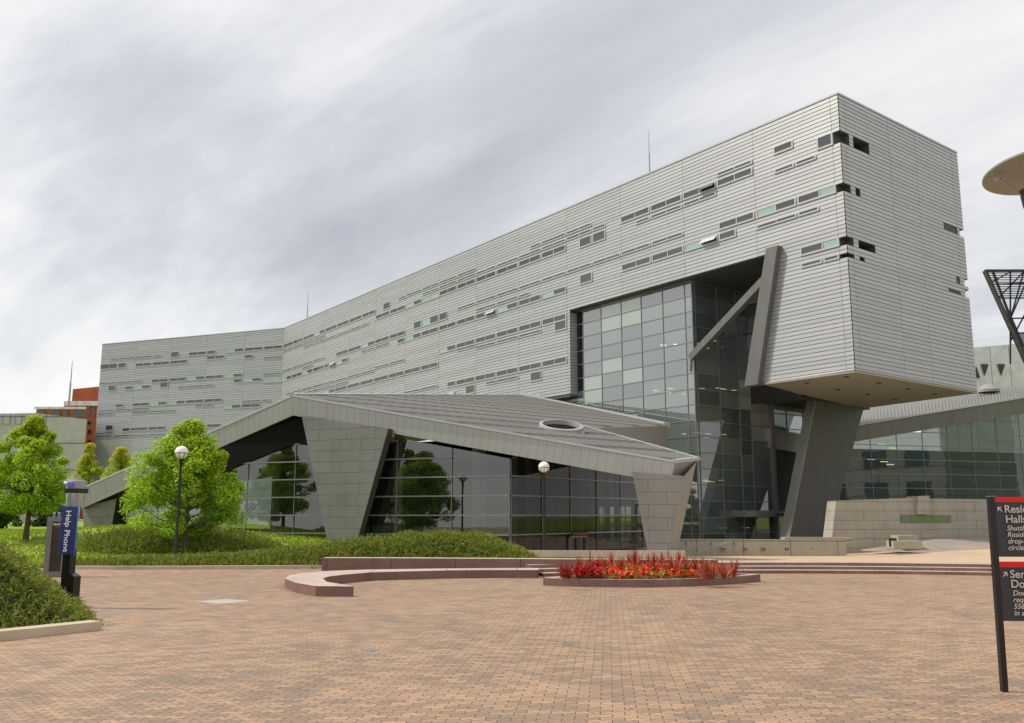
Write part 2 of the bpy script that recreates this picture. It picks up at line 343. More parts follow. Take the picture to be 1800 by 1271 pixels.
def npmesh(name,V,Fq,mats,parent=None,mi=None):
    V=np.asarray(V,np.float32).reshape(-1,3); Fq=np.asarray(Fq,np.int32); k=Fq.shape[1]
    me=D.meshes.new(name); me.vertices.add(len(V)); me.vertices.foreach_set('co',V.ravel())
    me.loops.add(Fq.size); me.loops.foreach_set('vertex_index',Fq.ravel())
    me.polygons.add(len(Fq)); me.polygons.foreach_set('loop_start',np.arange(0,Fq.size,k,dtype=np.int32)); 
    for m in mats: me.materials.append(M[m])
    if mi is not None: me.polygons.foreach_set('material_index',np.asarray(mi,np.int32))
    me.update(calc_edges=True); me.validate(); o=D.objects.new(name,me); COL.objects.link(o)
    if parent is not None: o.parent=parent
    return o
def tag(o,label=None,cat=None,group=None,kind=None):
    if label: o['label']=label
    if cat: o['category']=cat
    if group: o['group']=group
    if kind: o['kind']=kind
    return o
def empty(name,loc,label=None,cat=None,group=None):
    o=D.objects.new(name,None); COL.objects.link(o); o.location=loc; o.empty_display_size=.3; return tag(o,label,cat,group)
class At:   # builds part meshes given in world coordinates under an Empty at loc
    def __init__(s,root): s.r=root; s.o=A3(*root.location)
    def __call__(s,mb,name,mats,parent=None):
        mb.v=[tuple(np.array(v)-s.o) for v in mb.v]; return mb.build(name,mats,parent or s.r)
def sub(mb,name,mats,parent,origin):
    mb.v=[tuple(np.array(v)-origin) for v in mb.v]; return mb.build(name,mats,parent)
# ------------------------------------------------------------------ ground
def smst(a,b,x): t=min(1,max(0,(x-a)/(b-a))); return t*t*(3-2*t)
def gz(x,y):
    right=.25-.0357*(max(y,25)-25); right=max(right,-1.05)
    if x>20: right+= smst(20,34,x)*1.0*smst(45,70,y)
    left=0+ .6*smst(28,50,y)+ .62*math.exp(-((x+17.5)/5.5)**2-((y-43)/6)**2)
    t=smst(-9,-3,x); z=left*(1-t)+(right if y>27 else 0)*t
    if x<1.5: z*=smst(28.8,31.5,y)
    return z
def ground():
    m=MB(); xs=list(np.linspace(-700,-60,9))+list(np.linspace(-55,60,70))+list(np.linspace(70,700,9)); ys=list(np.linspace(26.2,90,56))+list(np.linspace(100,1500,12))
    for i in range(len(ys)-1):
        for j in range(len(xs)-1):
            q=[(xs[j],ys[i]),(xs[j+1],ys[i]),(xs[j+1],ys[i+1]),(xs[j],ys[i+1])]
            cx=(q[0][0]+q[1][0])/2
            m.poly([(a,b,gz(a,b)-(.03 if b<28.7 else 0)) for a,b in q],q,0 if cx<-1.5 or cx>44 else 1)
    m.smooth=True; m.build('ground',['grass','pave_up'])['kind']='structure'
ground()
m=MB(); m.poly([(-60,-60,0),(70,-60,0),(70,28.3,0),(40,28.3,0),(14.2,28.3,0),(1.2,28.3,0),(-15.2,28.35,0),(-60,28.35,0)],[(0,0)]*8); m.build('plaza_paving','pavers')['kind']='structure'
m=MB()   # lawn in front-left, beyond the near juniper bed, and lawn behind the viewer
m.poly([(-60,4,.02),(-13.5,4,.02),(-10.2,13.5,.02),(-13.6,21.8,.02),(-15.6,27.4,.02),(-60,27.4,.02)]); m.build('lawn','grass')['kind']='structure'
# raised upper plaza edge: granite steps in an arc
CA,RA=(7.3,9.3),16.5
def arc(c,r,a0,a1,n): return [(c[0]+r*math.cos(math.radians(a0+(a1-a0)*i/n)),c[1]+r*math.sin(math.radians(a0+(a1-a0)*i/n))) for i in range(n+1)]
st=empty('granite_steps',(7.3,25.8,0),'three long shallow curved granite steps behind the flower bed up to the upper plaza','steps'); at=At(st)
for i in range(3):
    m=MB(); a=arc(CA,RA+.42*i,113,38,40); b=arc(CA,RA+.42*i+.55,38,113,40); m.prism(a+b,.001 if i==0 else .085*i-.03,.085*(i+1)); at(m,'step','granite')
m=MB(); a=arc(CA,RA+1.3,113,38,40)
far=[(a[0][0],32.0)]+[(p[0],32.0) for p in a[1:]]
for i in range(len(a)-1):
    q=[a[i],a[i+1],far[i+1],far[i]]; m.poly([(a[i][0],a[i][1],.257),(a[i+1][0],a[i+1][1],.257),(far[i+1][0],32,gz(far[i+1][0],32)+.012),(far[i][0],32,gz(far[i][0],32)+.012)][::-1],[(0,0)]*4)
m.build('upper_plaza','pave_up')['kind']='structure'
# ------------------------------------------------------------------ seat walls
def px_poly(L,z): return [tuple(atZ(x,y,z)[:2]) for x,y in L]
m=MB(); top=[(500.8,1017),(507.8,1011.4),(530,1007.2),(566,1004),(640,1001.2),(760,999.5),(880,998.5),(946.5,998.3),(946.8,1002),(860,1002),(790,1002.5),(730,1003.9),(652,1006),(605,1010),(580,1013),(567,1016.6),(574.4,1022.5),(599.4,1026.7),(621.7,1030.8),(555,1030.3),(520,1024.4)]
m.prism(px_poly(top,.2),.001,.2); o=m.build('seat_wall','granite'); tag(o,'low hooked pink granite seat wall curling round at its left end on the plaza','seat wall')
fr=[(566,980.8),(700,981.2),(850,982),(980,983),(1120,983.6),(1262,984.4)]; f=px_poly(fr,.4); bk=[(p[0]-.02*i,p[1]+.55) for i,p in enumerate(f)]
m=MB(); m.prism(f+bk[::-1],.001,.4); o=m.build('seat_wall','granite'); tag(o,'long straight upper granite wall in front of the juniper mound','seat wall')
# ------------------------------------------------------------------ flower bed
fb=empty('planter_bed',(3.35,21.9,0),'lens shaped granite edged flower bed standing in the paved plaza','planter'); at=At(fb)
PL,PR,PF,PBk=atZ(955,1029,0),atZ(1337,1022,0),atZ(1130,1033,0),None
def lens(inset,front,back,n=28):
    a=A3(PL[0]+inset*1.6,PL[1],0); b=A3(PR[0]-inset*1.6,PR[1],0); o=[]
    for i in range(n+1): t=i/n; p=a+(b-a)*t; o.append((p[0],p[1]-4*t*(1-t)*(front-inset)))
    for i in range(n+1): t=1-i/n; p=a+(b-a)*t; o.append((p[0],p[1]+4*t*(1-t)*(back-inset)))
    return o
m=MB(); oo=lens(0,1.15,1.5); ii=lens(.16,1.15,1.5); n=len(oo)
for i in range(n):
    j=(i+1)%n
    m.poly([(*oo[i],.001),(*oo[j],.001),(*oo[j],.17),(*oo[i],.17)]); m.poly([(*oo[i],.17),(*oo[j],.17),(*ii[j],.17),(*ii[i],.17)]); m.poly([(*ii[j],.05),(*ii[i],.05),(*ii[i],.17),(*ii[j],.17)])
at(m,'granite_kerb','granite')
def lz(x,y):
    t=(x-PL[0])/(PR[0]-PL[0]); yc=PL[1]+(PR[1]-PL[1])*t; t=min(max(t,.0),1); h=4*t*(1-t); dy=(y-yc)/(1.5 if y>yc else 1.15)/max(h,.01)
    return .13+.16*max(0,1-dy*dy)*h
m=MB(); c=((PL+PR)/2)
for k in range(8):
    s0,s1=k/8,(k+1)/8
    def P(i,s): x=c[0]+(ii[i][0]-c[0])*s; y=c[1]+(ii[i][1]-c[1])*s; return (x,y,lz(x,y))
    for i in range(n):
        j=(i+1)%n; m.poly([P(i,s0),P(i,s1),P(j,s1),P(j,s0)] if s0>0 else [P(i,s0),P(i,s1),P(j,s1)])
m.smooth=True; at(m,'soil','soil')
M['cordyline']=leafmat('cordyline_blade',((.22,.035,.02),(.38,.075,.045),(.60,.26,.16)),.2)
M['celosia']=leafmat('crimson_plume',((.35,.006,.012),(.52,.012,.02),(.7,.02,.03)),.2)
M['begonia']=leafmat('scarlet_petal',((.75,.03,.01),(.9,.05,.025),(.9,.16,.07)),.25)
M['begonia_leaf']=leafmat('bed_leaf',((.12,.17,.02),(.22,.27,.03),(.33,.33,.05)),.3)
def cordyline_mesh(seed,h):
    r=np.random.default_rng(seed); V=[];Fc=[]
    for k in range(34):
        a=r.uniform(0,2*math.pi); el=r.uniform(.45,1.5); ln=h*r.uniform(.75,1.1); w=.013*h/.45
        d=A3(math.cos(a)*math.cos(el),math.sin(a)*math.cos(el),math.sin(el)); s=A3(-math.sin(a),math.cos(a),0)*w
        b=A3(0,0,h*.12); mid=b+d*ln*.55; tip=b+d*ln-A3(0,0,ln*.14*(1-el/1.5)); i=len(V)
        V+=[b-s*.5,b+s*.5,mid+s,mid-s,tip+s*.1,tip-s*.1]; Fc+=[(i,i+1,i+2,i+3),(i+3,i+2,i+4,i+5)]
    return V,Fc
def plume_mesh(seed,h):
    r=np.random.default_rng(seed); V=[];Fc=[];mi=[]
    for k in range(90):
        z=r.uniform(.25,1)*h; rad=.075*math.sin(math.pi*min(1,(z/h-.1)))+.02; a=r.uniform(0,6.28); p=A3(math.cos(a)*rad*r.uniform(.5,1.3),math.sin(a)*rad*r.uniform(.5,1.3),z); s=.028
        u=r.normal(size=3);u/=np.linalg.norm(u);v=np.cross(u,r.normal(size=3));v/=np.linalg.norm(v); i=len(V)
        V+=[p-u*s-v*s*.6,p+u*s-v*s*.6,p+u*s*.7+v*s,p-u*s*.7+v*s]; Fc.append((i,i+1,i+2,i+3)); mi.append(0)
    for k in range(26):
        z=r.uniform(0,.45)*h; a=r.uniform(0,6.28); p=A3(0,0,z); d=A3(math.cos(a),math.sin(a),.5)*.11; s=A3(-math.sin(a),math.cos(a),0)*.022; i=len(V)
        V+=[p,p+d*.5+s,p+d,p+d*.5-s]; Fc.append((i,i+1,i+2,i+3)); mi.append(1)
    return V,Fc,mi
protos=[]
for s in range(4):
    V,Fc=cordyline_mesh(s,.47); o=npmesh('cordyline',V,Fc,['cordyline']); protos.append(o)
cpos=[(987,1004),(1003,1007),(1012,998),(1021,1003),(1037,1001),(1063,1002),(1072,996),(1093,1003),(1117,1001),(1126,996),(1141,997),(1158,997),(1165,999),(1187,1003),(1196,999),(1205,1002),(1225,1002),(1244,1008),(1250,1008),(1262,1009),(1284,1009),(1290,1002),(1150,1002),(1105,995),(1052,997),(1235,1001)]
for i,(x,y) in enumerate(cpos):
    y0=y+6; Pp=atZ(x,y0,.25); yc=PL[1]+.1+ (Pp[1]-PL[1])*.0
    o=protos[i] if i<4 else protos[i%4].copy()
    if i>=4: COL.objects.link(o)
    t=(Pp[0]-PL[0])/(PR[0]-PL[0]); t=min(max(t,.07),.93); xx=PL[0]+t*(PR[0]-PL[0]); h=4*t*(1-t)
    yy=min(max(Pp[1],PL[1]-.6*h),PL[1]+(PR[1]-PL[1])*t+1.15*h)
    o.location=(xx,yy,lz(xx,yy)-.03); o.rotation_euler[2]=random.uniform(0,6); sc_=random.uniform(.85,1.15); o.scale=(sc_,)*3
    tag(o,'spiky red bladed cordyline clump rising from the flower bed','plant','cordylines standing in the flower bed')
protos=[]
for s in range(3):
    V,Fc,mi=plume_mesh(40+s,.24); protos.append(npmesh('plume_flower',V,Fc,['celosia','begonia_leaf'],None,mi))
ppos=[(997,1012),(1002,1007),(1018,1010),(1022,1012),(1027,1008),(1033,1007),(1038,1012),(1044,1006),(1050,1012),(1055,1013),(1057,1007),(1066,1006),(1073,1003),(1087,1003),(1092,1001),(1107,1001),(1123,1000),(1131,999),(1140,1001),(1158,1001),(1172,1001),(1146,998)]
for i,(x,y) in enumerate(ppos):
    Pp=atZ(x,y+4,.2); o=protos[i] if i<3 else protos[i%3].copy()
    if i>=3: COL.objects.link(o)
    t=min(max((Pp[0]-PL[0])/(PR[0]-PL[0]),.05),.95); h=4*t*(1-t); xx=PL[0]+t*(PR[0]-PL[0]); yl=PL[1]+(PR[1]-PL[1])*t
    yy=min(max(Pp[1],yl-.85*h),yl+1.1*h); o.location=(xx,yy,lz(xx,yy)-.02); o.rotation_euler[2]=random.uniform(0,6); sc_=random.uniform(.8,1.2); o.scale=(sc_,)*3
    tag(o,'dark crimson plumed flower in the left half of the flower bed','flower','crimson plume flowers in the bed')
V=[];Fc=[];mi=[]; cnt=0
while cnt<5200:
    t=RNG.uniform(.22,.86); x=PL[0]+t*(PR[0]-PL[0]); h=4*t*(1-t); yl=PL[1]+(PR[1]-PL[1])*t; y=yl+RNG.uniform(-1.02,.5)*h
    dens=1 if y<yl+.1 and .3<t<.82 else .3
    if y<yl-.62*h: dens*=.35
    if RNG.random()>dens or math.sin(x*9)*math.sin(y*11)>.72: continue
    z=lz(x,y)+RNG.uniform(.01,.16); u=RNG.normal(size=3);u/=np.linalg.norm(u);v=np.cross(u,RNG.normal(size=3));v/=np.linalg.norm(v); s=RNG.uniform(.018,.036); i=len(V); p=A3(x,y,z)
    V+=[p-u*s-v*s,p+u*s-v*s,p+u*s+v*s,p-u*s+v*s]; Fc.append((i,i+1,i+2,i+3)); mi.append(0 if (RNG.random()<.66 if z-lz(x,y)>.05 else RNG.random()<.25) else 1); cnt+=1
o=npmesh('low_flowers',V,Fc,['begonia','begonia_leaf'],None,mi); tag(o,'low carpet of bright scarlet flowers along the front of the bed','flowers',None,'stuff')
# ------------------------------------------------------------------ bar building
K=atY(1487,400,60.); K[2]=0
def azi(xv): return math.atan((xv-CX)/F_*math.cos(PIT))
def dvec(a): return A3(math.sin(a),math.cos(a),0)
d=dvec(azi(-273)); n=A3(d[1],-d[0],0)         # along the long front (away from the corner), inward normal
e=dvec(azi(2957)); mI=A3(-e[1],e[0],0)         # along the end wall, inward normal
BD=.295; ZT=28.07; LF=100.74; ZTOP=30.9
JO=[0,7.515,14.86,22.43,30.07,37.8,45.7,53.4,61.3,69.35,77.1,84.9,92.75,LF]
def sm(mod):   # module number -> distance along the front
    q=mod/4; i=min(int(q),len(JO)-2); return JO[i]+(JO[i+1]-JO[i])*(q-i)
def zk(k): return ZT-k*BD
bar=empty('recreation_building',tuple(K),'long silver board clad building whose corner block cantilevers over a leaning pier','building')
atb=At(bar)
def boards(org,dr,nr,z0,z1,cuts,joints,name,L0,L1,mat='siding'):
    """lapped metal boards; cuts(zmid)-> list of (s0,s1) kept"""
    m=MB(); k=math.floor((ZT-z1)/BD)
    while zk(k)>z0+.02:
        zt=min(zk(k),z1); zb=max(zk(k+1),z0); k+=1
        if zt-zb<.05: continue
        for a,b in cuts((zt+zb)/2):
            js=[a]+sorted(j for j in joints if a+.05<j<b-.05)+[b]
            for i in range(len(js)-1):
                s0=js[i]+(.011 if i>0 else 0); s1=js[i+1]-(.011 if i<len(js)-2 else 0)
                g=.024
                P=lambda s,z,o:org+dr*s-nr*o+A3(0,0,z)
                m.poly([P(s0,zb+g,.05),P(s1,zb+g,.05),P(s1,zt,.022),P(s0,zt,.022)]); m.poly([P(s0,zb+g,-.02),P(s1,zb+g,-.02),P(s1,zb+g,.05),P(s0,zb+g,.05)])
    return m
def keep(lo,hi,holes):
    out=[];p=lo
    for a,b in sorted(holes):
        if a>p: out.append((p,a))
        p=max(p,b)
    if p<hi: out.append((p,hi))
    return out
ZS=20.72; ZB=11.12; ZL=12.62; SR=29.7
NZ=[(0,3,.53,1.07,1.56,3.65),(13,15,.55,.85,1.47,2.05),(26,28,.58,.78,1.4,3.55),(30,31,.6,.78,1.41,2.05)]  # corner notches: rows, front width, end width, end slot from-to
def sstrut(z): return 5.75+(ZS-z)/(ZS-ZB)*2.2
def fcuts(z):
    if z<ZB: return []
    h=[(0,q[2]) for q in NZ if zk(q[1])<z<zk(q[0])]
    if z<ZL: return [(0,sstrut(z))]
    if z<ZS: h.append((sstrut(z),SR))
    return keep(0,LF,h)
atb(boards(K,d,n,ZB,ZTOP-.12,fcuts,JO+[.62],'facade',0,LF),'facade_wall','siding')
LE=17.2
NE=[(13,15,13.9,16.1),(13,15,16.5,LE),(27,29,15.25,15.85),(27,29,16.6,LE),(31,32,13.85,15.8),(30,32,16.6,LE)]
def ecuts(z):
    h=[]
    for q in NZ:
        if zk(q[1])<z<zk(q[0]): h+=[(0,q[3]),(q[4],q[5])]
    for q in NE:
        if zk(q[1])<z<zk(q[0]): h.append((q[2],q[3]))
    return keep(0,LE,h)
atb(boards(K,e,mI,ZB,ZTOP-.12,ecuts,[.68,6.46,10.36,16.11],'end',0,LE),'end_wall','siding')
# solid core behind the boards, with recesses left at the notches
m=MB(); ZBACK=17.2
def corebox(s0,s1,t0,t1,z0,z1,mi=0): # s along d, t along e, both from the corner
    p=[K+d*s0+e*t0,K+d*s1+e*t0,K+d*s1+e*t1,K+d*s0+e*t1]; m.hexa([q+A3(0,0,z0) for q in p][::-1],[q+A3(0,0,z1) for q in p][::-1],mi)
REC=1.15
zs=sorted({ZS,ZTOP-.1}|{zk(q[0]) for q in NZ[:2]}|{zk(q[1]) for q in NZ[:2]}|{zk(q[0]) for q in NE[:2]}|{zk(q[1]) for q in NE[:2]})
corebox(REC,LF,REC,LE-REC,ZS,ZTOP-.15)
zf=[ZB]+[v for q in NZ[::-1] for v in (zk(q[1]),zk(q[0]))]+[ZTOP-.15]
zf=sorted(zf)
for i in range(0,len(zf)-1,2): # full-height bands of the skin between notches, front corner zone
    z0,z1=zf[i],zf[i+1]
    for a,b in ([(0.012,5.7)] if z0<ZS else [(0.012,LF)]):
        p=[K+d*a+e*.012,K+d*b+e*.012,K+d*b+e*REC,K+d*a+e*REC]
        if z0<ZS<z1:
            for (aa,bb,zz0,zz1) in ((.012,5.7,z0,ZS),(.012,LF,ZS,z1)):
                p=[K+d*aa+e*.012,K+d*bb+e*.012,K+d*bb+e*REC,K+d*aa+e*REC]; m.hexa([q+A3(0,0,zz0) for q in p][::-1],[q+A3(0,0,zz1) for q in p][::-1])
        else: m.hexa([q+A3(0,0,z0) for q in p][::-1],[q+A3(0,0,z1) for q in p][::-1])
    p=[K+d*.012+e*REC,K+d*REC+e*REC,K+d*REC+e*(LE-REC),K+d*.012+e*(LE-REC)]; m.hexa([q+A3(0,0,z0) for q in p][::-1],[q+A3(0,0,z1) for q in p][::-1])
for q in NZ: # inside the notch bands: skin apart from the cut corner
    z0,z1=zk(q[1]),zk(q[0])
    bb=LF if z0>ZS else 5.7
    for (s0,s1,t0,t1) in ((q[2],bb,.012,REC),(.012,REC,q[3],q[4]),(.012,REC,q[5],LE-REC)):
        p=[K+d*s0+e*t0,K+d*s1+e*t0,K+d*s1+e*t1,K+d*s0+e*t1]; m.hexa([r+A3(0,0,z0) for r in p][::-1],[r+A3(0,0,z1) for r in p][::-1])
# far edge of the end wall
zf=sorted([ZB,ZTOP-.15]+[zk(13),zk(15),zk(27),zk(29),zk(30),zk(32)])
for i in range(len(zf)-1):
    z0,z1=zf[i],zf[i+1]; zc=(z0+z1)/2; hs=[(a,b) for (k0,k1,a,b) in NE if zk(k1)<zc<zk(k0)]
    for a,b in keep(LE-REC,LE-.012,hs):
        p=[K+d*.012+e*a,K+d*REC+e*a,K+d*REC+e*b,K+d*.012+e*b]; m.hexa([r+A3(0,0,z0) for r in p][::-1],[r+A3(0,0,z1) for r in p][::-1])
corebox(REC,5.7,REC,LE-REC,ZB,ZS); corebox(SR,LF,.012,LE-REC,ZL,ZS)
corebox(6,SR,9.2,21,12.3,ZS); corebox(REC,LF,LE-REC,LE-.1,ZS,ZTOP-.15); corebox(REC,5.7,LE-REC,LE-.1,ZB,ZS)
atb(m,'wall_core','joint')
# parapet cap, roof
m=MB(); p=[K-n*.07-mI*.07,K+d*LF-n*.07,K+d*LF+e*LE,K+e*LE-mI*.07+d*0]
m.hexa([q+A3(0,0,ZTOP-.13) for q in p][::-1],[q+A3(0,0,ZTOP) for q in p][::-1]); atb(m,'roof','frame')
# soffit under the cantilever (with downlights) and under the recess over the atrium
SB=[A3(*K[:2],0)]; cb=[atZ(1343,673,ZB),atZ(1500,650,ZB),atZ(1710,690,ZB),atZ(1513,716,ZB)]; cb[1]=K+A3(0,0,ZB); cb[2]=K+e*LE+A3(0,0,ZB)
m=MB(); m.hexa([q-A3(0,0,.14) for q in cb],[q+A3(0,0,.02) for q in cb]); so_=atb(m,'cantilever_soffit','soffit')
for x,y in [(1418,673),(1473,684.5),(1488,662),(1525,693.5),(1544,673),(1574,701.5),(1596,683.5),(1643,692.5)]:
    p=atZ(x,y,ZB-.14); m=MB(); m.lathe((p[0],p[1],ZB-.15),[(.0,-.005),(.14,-.005),(.19,-.03),(.19,.02)],14); sub(m,'downlight','black',so_,K)
# lower box skirt edge + inner side wall of the cantilever
m=MB(); a=cb[0]; b=atZ(1430,703,ZB); tp_=K+d*5.6+n*.1+A3(0,0,ZS); o_=A3(.5,-.3,0); m.hexa([a+o_*.4,b,b+o_,a+o_*1.4],[tp_,tp_+(b-a),tp_+(b-a)+o_,tp_+o_]); atb(m,'cantilever_side_wall','siding')
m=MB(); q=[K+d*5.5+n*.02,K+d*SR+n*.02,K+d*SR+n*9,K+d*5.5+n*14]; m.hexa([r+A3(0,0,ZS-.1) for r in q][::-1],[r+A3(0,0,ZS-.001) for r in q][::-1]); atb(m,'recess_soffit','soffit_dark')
# end return of the left block beside the atrium
m=MB()
k=0
def rp(t,z): return K+d*(SR-.03)+n*t+A3(0,0,z)
for k in range(26,53):
    zt,zb=zk(k),max(zk(k+1),ZL)
    if zt>ZS or zt-zb<.1: continue
    m.poly([rp(.0,zb+.03),rp(.8,zb+.03),rp(.8,zt),rp(.0,zt)])
atb(m,'end_return','siding')
m=MB(); m.box(K+d*SR-n*.05+A3(0,0,ZL-.16),d*(LF-SR),n*1.4,A3(0,0,.15)); atb(m,'base_trim','joint')
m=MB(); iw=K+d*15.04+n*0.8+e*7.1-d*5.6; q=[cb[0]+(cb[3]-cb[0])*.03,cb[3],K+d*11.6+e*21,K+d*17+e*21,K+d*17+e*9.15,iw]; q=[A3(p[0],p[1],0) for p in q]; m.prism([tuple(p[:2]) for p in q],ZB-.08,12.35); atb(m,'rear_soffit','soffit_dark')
# ---- window bays: (module, panes, row, kind, tints seen from the corner outwards)
FW='''2,1,-2,d 36,2,0,dd 38,2,0,dd 40,2,0,dd 42,2,0,dd 44,2,0,dg 46,2,0,dd 48,2,0,dd 50,2,0,dd 4,2,1,dd 6,2,1,od 8,2,1,dd 10,2,1,dd 16,2,3,dd 18,2,3,dd 20,2,3,dd 22,2,3,dd 24,2,3,dd 26,2,3,dd 28,2,3,gg 30,2,3,dg 32,2,3,dd 34,2,3,dd
0,2,13,gd 2,2,13,dg 4,2,13,dd 32,2,14,dd 34,2,14,dd 36,2,14,dg 38,2,14,dd 40,2,14,dd 5,1,16,d 6,2,16,wg 8,2,16,dd 10,2,16,dd 16,2,17,dg 18,2,17,dd 20,2,17,dg 22,2,17,wd 24,2,17,dd 26,2,17,dd 28,2,17,dd 30,2,17,dg 32,1,17,d 40,2,18,dg 42,2,18,wd 44,2,18,dd 46,2,18,dg 48,2,18,dd 50,2,18,dg
0,2,26,gd 16,2,26,dd 18,2,26,dd 20,2,26,dd 22,2,26,dd 24,2,26,dd 26,2,26,dg 28,2,31,dd 30,2,31,dd 32,2,31,dd 34,2,31,dd 36,2,31,dd 38,2,31,dd 40,2,31,dd 42,2,31,dg 16,2,40,dd 18,2,40,dd 20,2,40,dd 22,2,40,dd 24,2,40,dd 26,1,40,d 26,1,44,w'''
FQ='0,1,0,d 34,1,-1,d 13,1,3,d 14,1,3,d 27,1,12,d 28,2,12,dg 30,1,12,d 14,1,15,d 16,1,28,d 18,1,43,d 24,1,43,d'
FS='4,2,-1 14,2,-1 16,2,-1 18,1,-1 24,2,-1 26,2,-1 28,2,-1 30,2,-1 32,1,-1 13,1,1 14,2,1 16,2,1 18,2,1 20,2,1 22,2,1 24,2,1 26,2,1 28,2,1 44,2,3 46,2,3 48,2,3 50,2,3 1,1,4 2,1,4 6,2,4 8,2,4 10,1,4 37,1,5 38,2,5 40,2,5 42,2,5 44,2,5 46,2,5 8,2,12 10,2,12 12,2,12 14,2,12 16,2,12 18,2,12 20,2,12 22,2,12 24,2,12 44,2,14 46,2,14 48,2,14 50,2,14 46,2,16 20,2,15 22,2,15 19,1,15 1,1,17 2,2,17 34,2,17 36,2,17 32,2,26 34,2,26 36,2,27 38,2,27 40,2,27 42,2,27 44,2,27 46,2,27 48,2,27 50,1,27 18,2,29 20,2,29 22,2,29 24,2,28 40,2,29 42,2,29 44,2,29 46,2,29 1,1,30 0,1,30 28,2,40 30,2,40 20,2,43 22,1,43'
WW='0,2,0,dd 2,2,0,dd 4,2,0,dg 7,1,0,d 8,2,0,dd 6,2,3,dd 3,1,4,d 10,2,4,dd 12,2,4,dd 14,2,4,dd 4,2,14,dg 6,2,14,dd 8,2,14,dg 10,2,14,dd 12,2,14,dd 2,2,17,dg 4,1,17,d 14,2,17,dg 16,1,17,d 0,2,18,gg 6,2,27,dd 8,2,27,dd 10,2,27,dg 12,2,27,dg 14,2,27,dd 17,1,27,d 2,2,31,dd 4,2,31,dg 6,2,41,dd 12,2,41,dd 14,2,41,dd 16,1,41,d'
WQ='11,1,-1,d 17,1,3,d 18,2,3,dd 18,1,16,d 12,1,16,d 18,1,39,d'
WS='13,1,0 14,2,0 16,2,0 18,1,0 0,2,6 15,1,14 16,2,14 18,2,14 0,2,15 7,1,19 8,2,19 10,1,19 1,1,29 2,2,29 7,1,30 8,1,30 14,2,30 16,2,30 18,2,30 11,1,32 12,2,32 14,2,32 18,2,32 18,2,43 12,2,45 14,2,45 16,2,45 18,2,45'
BEND=K+d*LF; wd=dvec(azi(-3200)); wn=A3(wd[1],-wd[0],0); WL=37.7
def smw(mod): return mod*1.875 if mod<20 else WL
PAN={'d':'pane_dark','g':'pane_green','w':'pane_white','o':'pane_dark'}
def parse(s): return [(int(a),int(b),int(c),(t or [''])[0]) for a,b,c,*t in (q.split(',') for q in s.split())]
bays=[]
for (src,org,dr,nr,fn) in (((FW,FQ,FS),K,d,n,sm),((WW,WQ,WS),BEND,wd,wn,smw)):
    for kind,txt in zip('WQS',src):
        for a,b,k,t in parse(txt): bays.append((kind,org,dr,nr,fn,a,b,k,t))
def bay(kind,org,dr,nr,fn,a,b,k,t,fm,pms):
    H={'W':2,'Q':3,'S':1}[kind]*BD; s0=fn(a)+.10; s1=fn(a+b)-.02; zt=zk(k); zb=zt-H
    if a==0 and fn is sm and kind!='S': s0+=.45
    if a==0 and fn is sm and kind=='S': s0+=.5
    P=lambda s,z,o:org+dr*s-nr*o+A3(0,0,z)
    sill={'W':.15,'Q':.14,'S':.13}[kind]; out=.105
    def bx(m,a0,a1,z0,z1,o1=out,o0=.0): m.box(P(a0,z0,o0),dr*(a1-a0),-nr*(o1-o0),A3(0,0,z1-z0))
    bx(fm,s0,s1,zb+.012,zb+sill); 
    ps=[fn(a+i) for i in range(b+1)]; ps[0]=s0; ps[-1]=s1
    bx(fm,s0,s0+.13,zb+sill,zt); bx(fm,s1-.13,s1,zb+sill,zt)
    for j in range(1,b): bx(fm,ps[j]-.04,ps[j]+.05,zb+sill,zt-.03)
    lo=s0+.13; hi=s1-.13
    edges=[lo]+[v for j in range(1,b) for v in (ps[j]-.04,ps[j]+.05)]+[hi]
    for j in range(b):
        c=(t[j] if t else 'd'); x0,x1=edges[2*j],edges[2*j+1]
        if c in 'wo':
            ang=math.radians(38); hh=zt-.03-zb-sill; m=pms[c]
            A=P(x0,zt-.03,.1); Bq=P(x1,zt-.03,.1); dn=-nr*math.sin(ang)*hh*1.15-A3(0,0,math.cos(ang)*hh*1.0)
            m.box(A,Bq-A,dn,A3(0,0,.05)+nr*.03); m2=pms['d']; m2.poly([P(x0,zb+sill,.058),P(x1,zb+sill,.058),P(x1,zt-.02,.058),P(x0,zt-.02,.058)])
        else: pms[c].poly([P(x0,zb+sill,.058),P(x1,zb+sill,.058),P(x1,zt-.02,.058),P(x0,zt-.02,.058)])
    return org+dr*(s0+s1)/2+A3(0,0,(zt+zb)/2)
def bsize(q):
    p=q[1]+q[2]*q[4](q[5]+q[6]/2); r=math.hypot(p[0],p[1]); ca=abs(np.dot(q[3][:2],p[:2]/r)); return q[6]*ca/r**2
for kind,nm_ in (('W','window'),('Q','square_window'),('S','slot_window')):
    L_=sorted([q for q in bays if q[0]==kind],key=lambda q:-bsize(q)); rest=L_[98:]; L_=L_[:98]
    for q in L_:
        fm=MB(); pms={c:MB() for c in 'dgwo'}; c=bay(*q,fm,pms)
        o=atb(fm,nm_,'frame')
        for cc,pm in pms.items():
            if pm.f: sub(pm,'open_sash' if cc in 'wo' else 'pane',PAN[cc],o,K)
    if rest:
        fm=MB(); pms={c:MB() for c in 'dgwo'}
        for q in rest: bay(*q,fm,pms)
        o=atb(fm,nm_,'frame'); o['kind']='stuff'
        for cc,pm in pms.items():
            if pm.f: sub(pm,'pane',PAN[cc],o,K)
